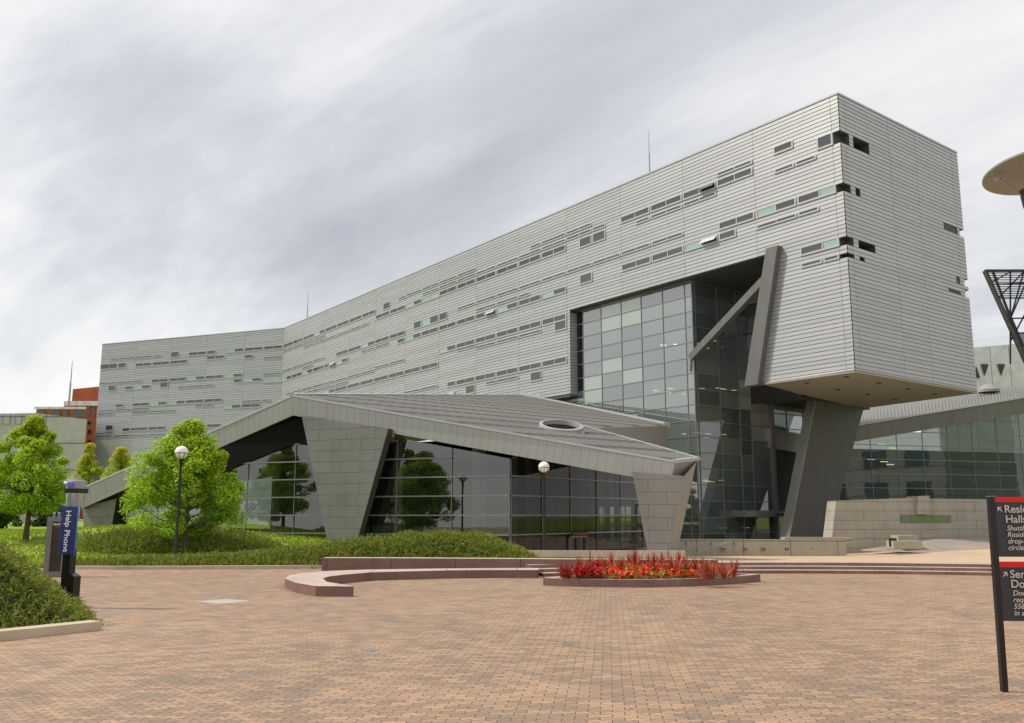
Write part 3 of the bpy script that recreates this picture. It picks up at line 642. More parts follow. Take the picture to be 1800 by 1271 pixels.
# ---- far wing beyond the bend
WJ=[smw(i*4) for i in range(6)]
def wcuts(z):
    h=[]
    if zk(6)<z<zk(3): h.append((WL-.9,WL))
    if zk(15)<z<zk(14): h.append((WL-.9,WL))
    for k in (30,32,43,45):
        if zk(k+1)<z<zk(k): h.append((WL-1.0,WL))
    return keep(0,WL,h)
atb(boards(BEND,wd,wn,-1,ZTOP-.12,wcuts,WJ,'wing',0,WL),'wing_wall','siding')
m=MB(); q=[BEND+wn*.012,BEND+wd*(WL-1)+wn*.012,BEND+wd*(WL-1)+wn*15,BEND+wn*15]; m.hexa([r+A3(0,0,-1) for r in q][::-1],[r+A3(0,0,ZTOP-.15) for r in q][::-1])
for z0,z1 in ((-1,zk(46)),(zk(45),zk(44)),(zk(43),zk(33)),(zk(32),zk(31)),(zk(30),zk(15)),(zk(14),zk(6)),(zk(3),ZTOP-.15)):
    q=[BEND+wd*(WL-1)+wn*.012,BEND+wd*WL+wn*.012,BEND+wd*WL+wn*15,BEND+wd*(WL-1)+wn*15]; m.hexa([r+A3(0,0,z0) for r in q][::-1],[r+A3(0,0,z1) for r in q][::-1])
atb(m,'wing_core','joint')
m=MB(); q=[BEND-wn*.07,BEND+wd*(WL+.05)-wn*.07,BEND+wd*(WL+.05)+wn*15,BEND+wn*15]; m.hexa([r+A3(0,0,ZTOP-.13) for r in q][::-1],[r+A3(0,0,ZTOP) for r in q][::-1]); atb(m,'wing_roof','frame')
# ---- atrium glazing
REC8=.8; GC=K+d*15.04+n*REC8; ZG=-1.1
zh=[20.6-1.28*i for i in range(18)]
fv=[.0,.77,3.32,5.92,8.47,11.18,13.75,16.4,19,21.6]  # distances from the glass corner
gl=MB(); PALE=[]; mu=MB()
rr=random.Random(5)
for j in range(len(zh)-1):
    for i in range(len(fv)-1):
        if zh[j]>13.2 and fv[i]>13.7: continue
        x1=fv[i+1] if not(zh[j]>12.7 and fv[i+1]>14.6) else 14.6
        a=GC+d*fv[i];b=GC+d*x1; dz=lambda p,z:p+A3(0,0,z)
        pale=(i,j) in {(3,0),(3,1),(4,0),(4,4),(5,5),(5,6),(4,1),(3,5)}
        if pale: gp=MB(); PALE.append(gp)
        (gp if pale else gl).poly([dz(a,zh[j+1]),dz(b,zh[j+1]),dz(b,zh[j]),dz(a,zh[j])][::-1],None)
    mu.box(GC-n*.04+A3(0,0,zh[j]-.035),d*(14.65 if zh[j]>12.7 else 21.6),n*.1,A3(0,0,.07))
for i,v in enumerate(fv):
    zt=20.6 if v<14 else 12.6; mu.box(GC+d*(v-.03)-n*.05+A3(0,0,ZG),d*.06,n*.1,A3(0,0,zt-ZG))
ag=atb(gl,'atrium_front_glass','atrium')
for gp in PALE: sub(gp,'pale_pane','atrium_pale',ag,K)
sub(mu,'mullion_grid','mullion',ag,K)
gl=MB(); PALE=[]; mu=MB(); sv=[0,.35,3.1,5.6,7.1,9.6,12.1,14.6,17.1,19.6]
for j in range(len(zh)-1):
    for i in range(len(sv)-1):
        if zh[j]>12.3 and sv[i]>=7.1: continue
        a=GC+e*sv[i];b=GC+e*sv[i+1]
        pale=(sv[i]>=7.0 and 8.6<zh[j]<12.2) or (i,j) in ((3,7),(3,6))  # pale tone paints the bright sky seen through these panes
        if pale: gp=MB(); PALE.append(gp)
        (gp if pale else gl).poly([a+A3(0,0,zh[j+1]),b+A3(0,0,zh[j+1]),b+A3(0,0,zh[j]),a+A3(0,0,zh[j])])
    mu.box(GC-mI*(-.0)-mI*.05+A3(0,0,zh[j]-.035),e*(7.1 if zh[j]>12.3 else 19.6),mI*.1,A3(0,0,.07))
for v in sv:
    zt=20.6 if v<7.2 else 11.6; mu.box(GC+e*(v-.03)-mI*.06+A3(0,0,ZG),e*.06,mI*.1,A3(0,0,zt-ZG))
ag=atb(gl,'atrium_side_glass','atrium_side')
for gp in PALE: sub(gp,'pale_pane','atrium_pale',ag,K)
sub(mu,'mullion_grid','mullion',ag,K)
# inner wall of the void
m=MB(); IW=GC+e*7.1; tA=IW; tB=IW-d*5.6
def icuts(z): return [(0,5.6)]
ib=boards(IW,-d,n,12.3,ZS-.15,lambda z:[] if (16.9<z<19.5) else [(0,5.6)],[2.8],'inner',0,5); atb(ib,'void_inner_wall','siding')
m=MB(); m.box(IW+n*.03+A3(0,0,10.9),-d*5.6,n*.3,A3(0,0,ZS-11.2)); atb(m,'void_inner_core','dark')
m=MB()
for k in range(3): m.poly([IW-d*(1.8*k+.1)-n*.01+A3(0,0,17),IW-d*(1.8*k+1.8)-n*.01+A3(0,0,17),IW-d*(1.8*k+1.8)-n*.01+A3(0,0,19.4),IW-d*(1.8*k+.1)-n*.01+A3(0,0,19.4)])
atb(m,'void_window','atrium_side')
# interior: slabs, columns, ceiling lights
for z in (16.6,12.7,8.8,4.9,1.0):
    m=MB(); q=[GC+d*.5+n*.35+e*.2,GC+d*14+n*.5,GC+d*14+n*9,GC+e*9+d*.5] if z>12 else [GC+d*.5+n*.35+e*.2,GC+d*20+n*.5,GC+d*20+n*14,GC+e*17+d*.5]
    m.hexa([r+A3(0,0,z-.45) for r in q][::-1],[r+A3(0,0,z) for r in q][::-1]); fl=atb(m,'atrium_floor','interior')
    m=MB(); r_=random.Random(int(z*10))
    for k in range(9):
        p=GC+e*r_.uniform(1,7)+d*r_.uniform(.8,6)+A3(0,0,z-.49); m.box(p,e*.6,d*.25,A3(0,0,.03))
    M.setdefault('lamp',None)
    if M['lamp'] is None:
        lm,lt,lb,lo_=nm('ceiling_lamp'); lb.inputs['Base Color'].default_value=(1,.9,.6,1); lb.inputs['Emission Color'].default_value=(1,.82,.45,1); lb.inputs['Emission Strength'].default_value=2.2; M['lamp']=lm
    sub(m,'ceiling_lamp','lamp',fl,K)
for s_ in (2.2,7.5,13):
    for t_ in (1.6,6.5):
        m=MB(); p=GC+d*s_+n*t_; m.tube([p+A3(0,0,ZG),p+A3(0,0,20.2)],.3,12); atb(m,'atrium_column','interior_pale')
m=MB(); m.box(GC+n*9.5+d*0+A3(0,0,ZG),d*16,n*.3,A3(0,0,21.6)); atb(m,'atrium_back_wall','interior')
m=MB(); m.box(GC+d*.1+n*.03-e*.02+A3(0,0,ZG),d*.06,e*.05,A3(0,0,21.7)); atb(m,'corner_post','tan_brick')
# strut, diagonal and pier
def fp(s,z,o): return K+d*s-n*o+A3(0,0,z)
m=MB(); w_=1.0; b=[fp(sstrut(ZB)+.95,ZB-.12,-.3),fp(sstrut(ZB)-.25,ZB-.12,-.3),fp(sstrut(ZB)-.25,ZB-.12,.55),fp(sstrut(ZB)+.95,ZB-.12,.55)]
t=[fp(6.35,ZS+.25,-.3),fp(5.3,ZS+.25,-.3),fp(5.3,ZS+.25,.55),fp(6.35,ZS+.25,.55)]
m.hexa(b,t); atb(m,'inclined_strut','strut')
m=MB(); a=fp(6.9,18.75,.15); b=GC+A3(0,0,14.1)-n*.35+d*(-.1); m.bar(a,b,.5,.55); m.bar(b+A3(0,0,.1),b-A3(0,0,1.1)+d*.12,.18,.18,(1,0,0)); atb(m,'diagonal_brace','strut')
# pier: broad leaning slab
T2=atZ(1434,703,ZB-.1); T3=atZ(1519,715.5,ZB-.1)
pe=(T3-T2); pe[2]=0; pe/=np.linalg.norm(pe); pn=A3(-pe[1],pe[0],0)
B2=onP(1387,948,T2,pn); B3=onP(1456,946,T2,pn)
gdir=pn*.0+A3(-d[0],-d[1],0)*-1
w2=d*.85
zlow=min(B2[2],B3[2])-1.2
def ext(a,b,z): return a+(b-a)*(a[2]-z)/(a[2]-b[2])
b2,b3=ext(T2,B2,zlow),ext(T3,B3,zlow)
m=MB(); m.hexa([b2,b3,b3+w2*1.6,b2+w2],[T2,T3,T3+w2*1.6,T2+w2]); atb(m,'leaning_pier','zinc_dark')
m=MB(); m.hexa([b2-pe*.05+w2*.02,b2-pe*.02,b2-pe*.02+w2*.98,b2-pe*.05+w2*.98][::-1] if 0 else [b2-pe*.08-pn*.03,b2-pe*.005-pn*.03,b2-pe*.005+w2,b2-pe*.08+w2],[T2-pe*.08-pn*.03,T2-pe*.005-pn*.03,T2-pe*.005+w2,T2-pe*.08+w2]); atb(m,'pier_lit_face','zinc')  # thin lighter plate paints the lit narrow face of the pier
# canopy roof fragment between atrium and pier, entrance canopy
def sp(s,z,o): return GC+e*s-mI*o+A3(0,0,z)
m=MB(); m.hexa([sp(9.3,7.25,-.2),sp(15.5,6.85,-.2),sp(15.5,6.85,.35),sp(9.3,7.25,.35)],[sp(9.3,8.95,-.2),sp(15.5,8.55,-.2),sp(15.5,8.55,.35),sp(9.3,8.95,.35)]); atb(m,'low_fascia','zinc')
m=MB(); m.hexa([sp(9.3,8.97,-.2),sp(15.5,8.57,-.2),sp(15.5,8.9,-3),sp(9.3,9.4,-3)],[sp(9.3,9.05,-.2),sp(15.5,8.65,-.2),sp(15.5,9.75,-3),sp(9.3,9.95,-3)]); atb(m,'low_roof','roof')
m=MB(); m.box(sp(9.6,1.6,.06),e*5.9,-mI*.12,A3(0,0,5.5)); atb(m,'dark_void_slab','dark')  # solid dark slab stands in for the unlit void below the roof
m=MB(); a=onP(1312,893,GC-mI*1.4,mI); b=onP(1396,895,GC-mI*1.4,mI); m.box(A3(a[0],a[1],1.45),A3(b[0]-a[0],b[1]-a[1],0),mI*1.4,A3(0,0,.5)); cn=atb(m,'entrance_canopy','zinc')
m=MB(); v=A3(b[0]-a[0],b[1]-a[1],0); m.box(A3(a[0],a[1],1.55)+v*.6-mI*.02,v*.4,-mI*.03,A3(0,0,.16)); sub(m,'red_band','red_light',cn,K)
# rooftop masts: own things
def mast(px,pt,pb,label,s=None,Y=None,r=.06):
    if s is None:
        b=atY(px,pb,Y); 
    else: b=onP(px,pb,K,n)+n*.8; b[2]=ZTOP
    dist=b[1]; h=(pb-pt)/F_*dist*1.04
    o=empty('roof_mast',tuple(b),label,'mast'); a_=At(o)
    m=MB(); m.tube([b,b+A3(0,0,h*.5)],[r,r*.8],8); a_(m,'pole','steel'); m=MB(); m.tube([b+A3(0,0,h*.45),b+A3(0,0,h)],[r*.6,r*.25],6); a_(m,'whip','steel')
mast(1130.5,215,303,'thin lightning mast on the roof edge of the nearer long block',s=1,r=.07)
mast(531,512,565,'thin lightning mast on the roof near the bend of the long building',s=1,r=.09)
mast(121,637,712,'tall whip aerial beside the orange brick tower',Y=215,r=.25)
# ------------------------------------------------------------------ folded roof pavilion
A=atY(515,697,43.4);B=atY(1185.6,813,36.5);Fp=onP(920,697,K,n)-n*.25
rn=np.cross(B-A,Fp-A); rn/=np.linalg.norm(rn); 
if rn[2]<0: rn=-rn
def roofz(x,y): return A[2]-(rn[0]*(x-A[0])+rn[1]*(y-A[1]))/rn[2]
B2p=onP(1224.7,808,A,rn);Cc=onP(1022,750.5,A,rn);Cd=onP(1040,752.5,A,rn);Dd=onP(1172,748.5,A,rn);Ee=onP(960,704.5,A,rn)
Lp=atY(140,862,50.); TH=1.05
pav=empty('low_pavilion',(0,44,0),'low glass pavilion under a sharply folded grey metal roof resting on wedge shaped panelled pylons','building'); atp=At(pav)
roofpoly=[A,B,B2p,Cc,Cd,Dd,Ee,Fp]
ab=(B-A)/np.linalg.norm(B-A); lat=np.cross(rn,ab)
m=MB(); m.poly(roofpoly,[(float((p-A)@ab),float((p-A)@lat)) for p in roofpoly]); rf=atp(m,'roof_slope','roof')
# standing seams: ribs parallel to the front edge
P2=[((p-A)@ab,(p-A)@lat) for p in roofpoly]
m=MB(); v=.25; vmax=max(q[1] for q in P2)
while v<vmax:
    xs=[]
    for i in range(len(P2)):
        a,b=P2[i],P2[(i+1)%len(P2)]
        if (a[1]-v)*(b[1]-v)<0: xs.append(a[0]+(b[0]-a[0])*(v-a[1])/(b[1]-a[1]))
    xs.sort()
    for i in range(0,len(xs)-1,2):
        o=A+ab*xs[i]+lat*(v-.02); m.box(o,ab*(xs[i+1]-xs[i]),lat*.09,rn*.13)
    v+=.62
sub(m,'roof_seams','roof',rf,A3(0,44,0))
Lb=Lp+(Fp-A)*.8; Ls=[Lp,A,Fp,Lb]; m=MB(); m.poly(Ls,[(0,0)]*4); atp(m,'left_roof_slope','roof')
# fascia boards
def fasc(P,Q,th0,th1,name='fascia',inn=A3(0,.18,0),mat='fascia',pxbot=None):
    p2=P-A3(0,0,th0); q2=Q-A3(0,0,th1)
    if pxbot: p2,q2=pxbot
    m=MB(); L_=np.linalg.norm((Q-P)[:2]); 
    m.poly([p2,q2,Q,P],[(0,0),(L_,0),(L_,1),(0,1)]); m.poly([p2+inn,q2+inn,Q+inn,P+inn][::-1],[(0,0),(L_,0),(L_,1),(0,1)])
    m.poly([p2,p2+inn,q2+inn,q2]); m.poly([P,Q,Q+inn,P+inn]); m.poly([p2,P,P+inn,p2+inn]); m.poly([q2,q2+inn,Q+inn,Q])
    return atp(m,name,mat)
Ab=atY(515,730,43.4); Bb=atY(1178.6,850.5,36.5); Lbm=atY(143,894,50.)
fasc(A,B,0,0,pxbot=(Ab,Bb)); fasc(Lp,A,0,0,pxbot=(Lbm,Ab))
Eb=atY(1201,848,B2p[1]-.9)
m=MB(); m.poly([Bb,Eb,B2p,B]); m.poly([B-A3(0,0,.05),B2p-A3(0,0,.05),B2p+A3(0,0,.06),B+A3(0,0,.06)]); atp(m,'fascia_end','zinc')
# raised edge trims on the roof
m=MB(); m.bar(A+A3(0,.05,.05),B+A3(0,.05,.05),.12,.1); m.bar(Lp+A3(0,.05,.05),A+A3(0,.05,.05),.12,.1); m.bar(B2p+rn*.05,Cc+rn*.05,.35,.14,rn); m.bar(B+rn*.05,B2p+rn*.05,.2,.14,rn); m.bar(A+rn*.08,Fp+rn*.08,.3,.16,rn); m.bar(Fp+rn*.15,Ee+rn*.15,.5,.45,rn); m.bar(Ee+rn*.1,Dd+rn*.1,.6,.3,rn); atp(m,'roof_edge_trim','frame')
m=MB(); m.poly([B2p-A3(0,0,1.0),Cc-A3(0,0,1.0),Cc,B2p]); atp(m,'roof_flank','zinc')
Cb=onP(1050,753,Cd,n) 
c1=Cd; c2=Dd; m=MB(); cb1=Cd-A3(0,0,1.25); cb2=Dd-A3(0,0,1.75); m.poly([cb1,cb2,c2,c1],[(0,0),(18,0),(18,1),(0,1)]); m.poly([cb1,cb1+A3(1,6,0),cb2+A3(1,6,0),cb2][::-1]); atp(m,'inner_fascia','fascia')
m=MB(); q=[Cd-A3(0,-1.2,4.5),Dd-A3(0,-.3,6),Dd-A3(0,-.3,.6),Cd-A3(0,-1.2,.6)]; m.poly(q); atp(m,'inner_dark_sheet','dark')  # dark sheet stands in for the unlit opening under the fascia
# soffits
def under(P): return P-A3(0,0,TH)
m=MB(); Am=A+(Fp-A)*.5; Bm=Cd
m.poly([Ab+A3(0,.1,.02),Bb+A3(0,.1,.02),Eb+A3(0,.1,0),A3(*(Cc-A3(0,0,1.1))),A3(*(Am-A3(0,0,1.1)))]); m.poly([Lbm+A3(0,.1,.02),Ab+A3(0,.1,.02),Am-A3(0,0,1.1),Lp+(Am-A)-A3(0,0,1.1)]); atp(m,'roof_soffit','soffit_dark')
# glazing of the pavilion
ga=dvec(math.radians(-67.5)); gn=A3(ga[1],-ga[0],0)     # direction going left; outward normal is +/-
if gn[1]>0: gn=-gn                                       # towards the camera
G0=atY(897,905,39.6); G0[2]=0; gb=dvec(math.radians(36))
def ceilz(p):
    x,y=p[0],p[1]
    za=roofz(x,y)-1.1
    # left of the ridge line
    r=(Fp-A)[:2]; s_=np.cross(r,np.array([x,y])-A[:2])
    if s_>0:
        nl=np.cross(A-Lp,Fp-A); nl/=np.linalg.norm(nl); za=A[2]-(nl[0]*(x-A[0])+nl[1]*(y-A[1]))/nl[2]-1.1
    return za
def glaze(org,dr,L,step,z0,name,hl,mat='pav_glass'):
    g=MB(); mu=MB(); k=0; s=0
    nrm=A3(dr[1],-dr[0],0); nrm=nrm if nrm[1]<0 else -nrm
    while s<L-.01:
        s1=min(s+step,L); a=org+dr*s; b=org+dr*s1; za,zb_=ceilz(a),ceilz(b)
        zs_=[z0]+[h for h in hl if h<max(za,zb_)]+[99]
        for j in range(len(zs_)-1):
            lo,hi=zs_[j],zs_[j+1]; al,ah=min(lo,za),min(hi,za); bl,bh=min(lo,zb_),min(hi,zb_)
            if ah-al<.02 and bh-bl<.02: continue
            jit=nrm*0
            ps=[A3(a[0],a[1],al),A3(b[0],b[1],bl),A3(b[0],b[1],bh),A3(a[0],a[1],ah)]
            if ah-al<.02: ps=[ps[1],ps[2],ps[0]]
            elif bh-bl<.02: ps=[ps[0],ps[1],ps[3]]
            g.poly(ps)
            if lo>z0:
                aa,bb=A3(a[0],a[1],min(lo,za)),A3(b[0],b[1],min(lo,zb_))
                if za>=lo and zb_>=lo: mu.box(aa-A3(0,0,.03)+nrm*.03,bb-aa,nrm*.09,A3(0,0,.06))
        mu.box(A3(a[0],a[1],z0)+nrm*.02,dr*.03,nrm*.03,A3(0,0,za-z0)); s=s1
    b=org+dr*L; mu.box(A3(b[0],b[1],z0)+nrm*.02,dr*.05,nrm*.05,A3(0,0,ceilz(b)-z0))
    go=atp(g,name,mat); sub(mu,'mullion_grid','mullion',go,A3(0,44,0))
HL=[.7,1.45,2.9-.55,3.35-.1,4.15,5.05,5.95,6.8]
HL=[.75,1.58,2.42,3.26,4.1,4.95,5.8]
glaze(G0,ga,21.4,2.78,.0,'front_glass',HL)
glaze(G0,gb,13.5,2.4,-.1,'return_glass',HL,'pav_glass2')
m=MB()
for i in range(8):
    s0,s1=9.6+(i)*1.47,9.6+(i+1)*1.47; a,b=G0+ga*s0+gn*.13,G0+ga*s1+gn*.13; m.poly([A3(a[0],a[1],ceilz(a)-1.15),A3(b[0],b[1],ceilz(b)-1.15),A3(b[0],b[1],ceilz(b)+.1),A3(a[0],a[1],ceilz(a)+.1)])
atp(m,'overhang_shade_sheet','void_black')  # near-black sheet paints the deep shade under the overhang
# interior of the pavilion
m=MB(); q=[G0+gn*-.4,G0+ga*24-gn*.4,G0+ga*24-gn*16,G0-gn*16+gb*4]; m.prism([tuple(p[:2]) for p in q],-.3,.02); atp(m,'floor','dark')
m=MB(); m.box(G0+ga*0-gn*13+A3(0,0,0),ga*22,gn*.3,A3(0,0,6)); atp(m,'back_wall','dark')
for s_,t_ in ((3,3),(7.5,3.5),(12,4),(16,5),(20,4),(5,8),(13,8.5)):
    p=G0+ga*s_-gn*t_; m=MB(); m.tube([A3(p[0],p[1],0),A3(p[0],p[1],ceilz(p)+.1)],.22,12); atp(m,'column','interior_pale')
for k in range(9):
    p=G0+gb*(.9+k*1.35)+A3(-gb[1],gb[0],0)*(.35+.25*(k%2)); m=MB(); m.box(A3(p[0],p[1],-.2),gb*(.16+.1*(k%3)),A3(-gb[1],gb[0],0)*.2,A3(0,0,ceilz(p)+.25)); atp(m,'inner_post','interior')
for s_,t_ in ((2,5),(6,6),(10,5),(9,7)):
    p=G0+ga*s_-gn*t_; m=MB(); m.box(A3(p[0],p[1],.02),ga*1.6,gn*.7,A3(0,0,1.0)); atp(m,'counter','interior_pale')
# door and red exit light in the return glazing
p=G0+gb*4.6; m=MB(); nb=A3(gb[1],-gb[0],0)
Z0=A3(0,0,-1.6); m.box(p+nb*.06+Z0,gb*.05,nb*.06,A3(0,0,2.2)); m.box(p+gb*1.5+nb*.06+Z0,gb*.05,nb*.06,A3(0,0,2.2)); m.box(p+nb*.06+A3(0,0,.55),gb*1.55,nb*.06,A3(0,0,.06)); m.box(p+gb*.75+nb*.06+Z0,gb*.04,nb*.06,A3(0,0,2.2)); dr_=atp(m,'door','mullion')
m=MB(); m.box(p+nb*.14+gb*.1+A3(0,0,.66),gb*1.35,nb*.05,A3(0,0,.13)); sub(m,'lintel_sign','red_light',dr_,A3(0,44,0))
# pylons
def pylon(tl,tr,br,bl,Y,depth,sidepx,name,zb=None,mat='pylon',cheek=True):
    a=[atY(*tl,Y),atY(*tr,Y),atY(*br,Y),atY(*bl,Y)]
    # keep the face on the slanted front plane
    a=[onP(*tl,A3(a[0][0],Y,0),gn),onP(*tr,A3(a[0][0],Y,0),gn),onP(*br,A3(a[0][0],Y,0),gn),onP(*bl,A3(a[0][0],Y,0),gn)]
    a[0]=a[0]+A3(0,0,.25); a[1]=a[1]+A3(0,0,.25)
    if zb is not None:
        a[2]=a[1]+(a[2]-a[1])*((a[1][2]-zb)/(a[1][2]-a[2][2])); a[3]=a[0]+(a[3]-a[0])*((a[0][2]-zb)/(a[0][2]-a[3][2]))
    bk=A3(.25,1,0)*depth; m=MB(); m.hexa([a[3],a[2],a[2]+bk*.75,a[3]+bk*.75],[a[0],a[1],a[1]+bk,a[0]+bk]); o=atp(m,name,mat)
    if not cheek: return o,a
    m=MB(); i_=A3(.012,.02,0); m.hexa([a[2]+i_*0+A3(.0,.03,0),a[2]+A3(.02,.03,0),a[2]+bk*.75+A3(.02,0,0),a[2]+bk*.75],[a[1]+A3(.0,.03,0),a[1]+A3(.02,.03,0),a[1]+bk+A3(.02,0,0),a[1]+bk]); sub(m,'dark_side_face','zinc_dark',o,A3(0,44,0))  # right side face in a darker tone than the front
    return o,a
pylon((529.8,739.4),(682,762.6),(628.5,947),(574.8,949),42.6,.62,None,'pylon',zb=0)
_,RA_=pylon((1111.5,840),(1201,848),(1175,974),(1139,974),36.9,.5,None,'pylon',zb=-.35,cheek=False)
pylon((143.6,899),(204,885),(194,937),(149,941),50.3,1.4,None,'pylon',zb=0)
# bronze cheek of the right pylon
bt=atY(1189.5,974,B2p[1]-.4); tpp=B2p-A3(0,0,.06); bt=tpp+(bt-tpp)*((tpp[2]+.4)/(tpp[2]-bt[2])); o1=A3(.0,-.012,0)
q=[RA_[1]+(RA_[2]-RA_[1])*.02+o1,tpp,bt,RA_[2]+o1]
m=MB(); m.poly([q[3],q[2],q[1],q[0]]); m.poly([p+A3(-.05,.05,0) for p in (q[0],q[1],q[2],q[3])]); m.poly([q[1],q[2],q[2]+A3(-.05,.05,0),q[1]+A3(-.05,.05,0)]); atp(m,'pylon_cheek','zinc')
# skylight ring
sk=onP(985,760,A,rn); m=MB(); seg=36
def ring(r0,r1,h0,h1,m):
    for k in range(seg):
        t0,t1=2*math.pi*k/seg,2*math.pi*(k+1)/seg; ux,uy=ab,lat
        P=lambda r,t,h:sk+rn*.3+ux*r*1.08*math.cos(t)+(uy*1.1+A3(0,0,.2))*r*math.sin(t)+rn*h
        m.poly([P(r0,t0,h0),P(r0,t1,h0),P(r1,t1,h1),P(r1,t0,h1)])
ring(1.02,1.02,-.75,.08,m); ring(1.02,.88,.08,.1,m); ring(.88,.88,.1,-.15,m); ring(1.1,1.02,-.22,-.2,m); skr=atp(m,'skylight_ring','pale_metal')
m=MB(); ring(.87,.01,-.12,-.12,m); sub(m,'skylight_glass','void_black',skr,A3(0,44,0))  # near-black disc painted for the dark inside of the ring
# ------------------------------------------------------------------ right hall
hd=dvec(math.radians(72)); hn=A3(-hd[1],hd[0],0); HP=atY(1511,775,86.); HP[2]=0
hall=empty('side_hall',(HP[0]+10,HP[1]+3,0),'low glazed hall with a rising ribbed metal roof to the right of the leaning pier','building'); ath=At(hall); HO=A3(*hall.location)
def hp(x,y,off=0): return onP(x,y,HP-hn*off,hn)
t0,t1,b0,b1=hp(1440,759,.8),hp(2050,658,.8),hp(1440,787,.8),hp(2050,685,.8)
m=MB(); L_=np.linalg.norm(t1-t0); m.poly([b0,b1,t1,t0],[(0,0),(L_,0),(L_,1),(0,1)]); m.poly([b0,b0+hn*1.5,b1+hn*1.5,b1]); ath(m,'fascia','hall_fascia_dark')
bk0=atY(1440,728,120); bk1=atY(2050,640,136); rp4=[t0,t1,bk1,bk0]
m=MB(); m.poly(rp4); hr=ath(m,'roof','roof')
m=MB(); nr_=np.cross(t1-t0,bk0-t0); nr_/=np.linalg.norm(nr_)
for i in range(110):
    f_=i/110; a=t0+(t1-t0)*f_; b=bk0+(bk1-bk0)*f_; m.bar(a+nr_*.03,b+nr_*.03,.05,.09,nr_)
sub(m,'roof_seams','roof',hr,HO)
m=MB(); m.bar(t0+A3(0,0,.05),t1+A3(0,0,.05),.3,.12); ath(m,'roof_edge_trim','white_clad')
g=MB(); mu=MB(); a0=hp(1440,905); a0[2]=0
for i in range(20):
    s0,s1=i*3.05,(i+1)*3.05
    for j in range(9):
        z0,z1=1.4+1.35*j,1.4+1.35*(j+1); A_,B_=a0+hd*s0,a0+hd*s1
        tz=lambda p:(t0[2]-1.2)+(t1[2]-t0[2])*np.dot(p-A3(t0[0],t0[1],0),hd)/L_
        za,zb_=min(z1,tz(A_)),min(z1,tz(B_))
        if za<=z0 or zb_<=z0: continue
        g.poly([A_+A3(0,0,z0),B_+A3(0,0,z0),B_+A3(0,0,zb_),A_+A3(0,0,za)]); mu.box(A_-hn*.05+A3(0,0,z0-.03),hd*3.05,hn*.08,A3(0,0,.06))
    mu.box(a0+hd*s0-hn*.04,hd*.05,hn*.06,A3(0,0,tz(a0+hd*s0)))
hg=ath(g,'hall_glass','hall_glass'); sub(mu,'mullion_grid','mullion',hg,HO)
m=MB(); m.box(a0+hn*9,hd*60,hn*.3,A3(0,0,8.5)); ath(m,'back_wall','interior')
for z in (5.2,):
    m=MB(); m.box(a0+hn*1.5+A3(0,0,z-.4),hd*60,hn*8,A3(0,0,.4)); ath(m,'floor','interior')
m=MB()
for x,y in ((1545,782),(1565,788),(1527,808),(1549,812),(1560,817)):
    p=onP(x,y,HP+hn*3,hn); m.box(p,hd*.8,hn*.15,A3(0,0,.07))
ath(m,'ceiling_lamp','lamp')
dm=onP(1738,690,rp4[0],nr_); m=MB(); 
m.lathe((dm[0],dm[1],dm[2]),[(1.3,0),(1.3,.35),(1.15,.45),(.8,.8),(.35,1.0),(0,1.05)],24); ath(m,'roof_dome','white_clad')
p=atY(1757,700,112); m=MB(); m.box(p,A3(8,2,.2),A3(0,4,0),A3(0,0,.45)); ath(m,'roof_curb','zinc_dark')
# concrete base wall of the hall, standing forward
bw=empty('base_wall',tuple(atY(1600,960,63.)),'banded pale concrete base wall with one long slot window beneath the hall glazing','wall'); atw=At(bw); BO=A3(*bw.location)
wdv=dvec(math.radians(80)); wnn=A3(wdv[1],-wdv[0],0); W0=atY(1470,880,62.5)
def wp(x,y,off=0): return onP(x,y,W0+wnn*off,wnn)
TL,TR,BL,BR=wp(1470,881),wp(1960,880),wp(1457,975),wp(1960,975)
def thick(ps,off,mat,name,par=None):
    m=MB(); m.hexa([ps[0],ps[1],ps[1]-wnn*off,ps[0]-wnn*off],[ps[3],ps[2],ps[2]-wnn*off,ps[3]-wnn*off]); return (atw(m,name,mat) if par is None else sub(m,name,mat,par,BO))
thick([BL-A3(0,0,.4),wp(1626,985),wp(1626,874.5),wp(1470,880.5)],1.2,'concrete','wall')
thick([wp(1626,985),BR,TR,wp(1626,876.5)],1.1,'concrete','wall')
thick([wp(1614,904,.35),wp(1634,904,.35),wp(1634,871.5,.35),wp(1614,872,.35)],1.4,'concrete','raised_block')
m=MB(); q=[wp(1583,919.5,.02),wp(1672,918.5,.02),wp(1672,905.5,.02),wp(1583,905,.02)]; m.hexa([q[0],q[1],q[1]-wnn*.05,q[0]-wnn*.05],[q[3],q[2],q[2]-wnn*.05,q[3]-wnn*.05]); sw=atw(m,'slot_window','mullion')
m=MB(); M['green_glass']=glassy('green_glass',(.10,.19,.06),.12,0,.04,.1)
for x0,x1 in ((1584.5,1600),(1601,1638),(1639,1670.5)): m.poly([wp(x0,918,.06),wp(x1,917.3,.06),wp(x1,906.8,.06),wp(x0,906.4,.06)])
sub(m,'pane','green_glass',sw,BO)
# steel plate edge + small blocks, dark pillar
def blk(name,label,cat,x0,x1,yt,yb,Y,dep,mat):
    a,b=atY(x0,yb,Y),atY(x1,yb,Y); t=atY(x0,yt,Y); m=MB(); m.box(A3(0,0,0),A3(b[0]-a[0],0,0),A3(0,dep,0),A3(0,0,t[2]-a[2])); o=m.build(name,mat); o.location=a; return tag(o,label,cat)
blk('concrete_block','low stepped concrete block beside the base wall by the ramp','block',1572,1622,951,965.5,57,1.2,'retain')
blk('concrete_block','small concrete plinth stacked behind the lower block by the ramp','block',1580,1615,941.5,954,59,1.2,'retain')
blk('utility_post','short black bollard post beside the low concrete blocks','post',1566.5,1577,946,961,57.4,.3,'black')
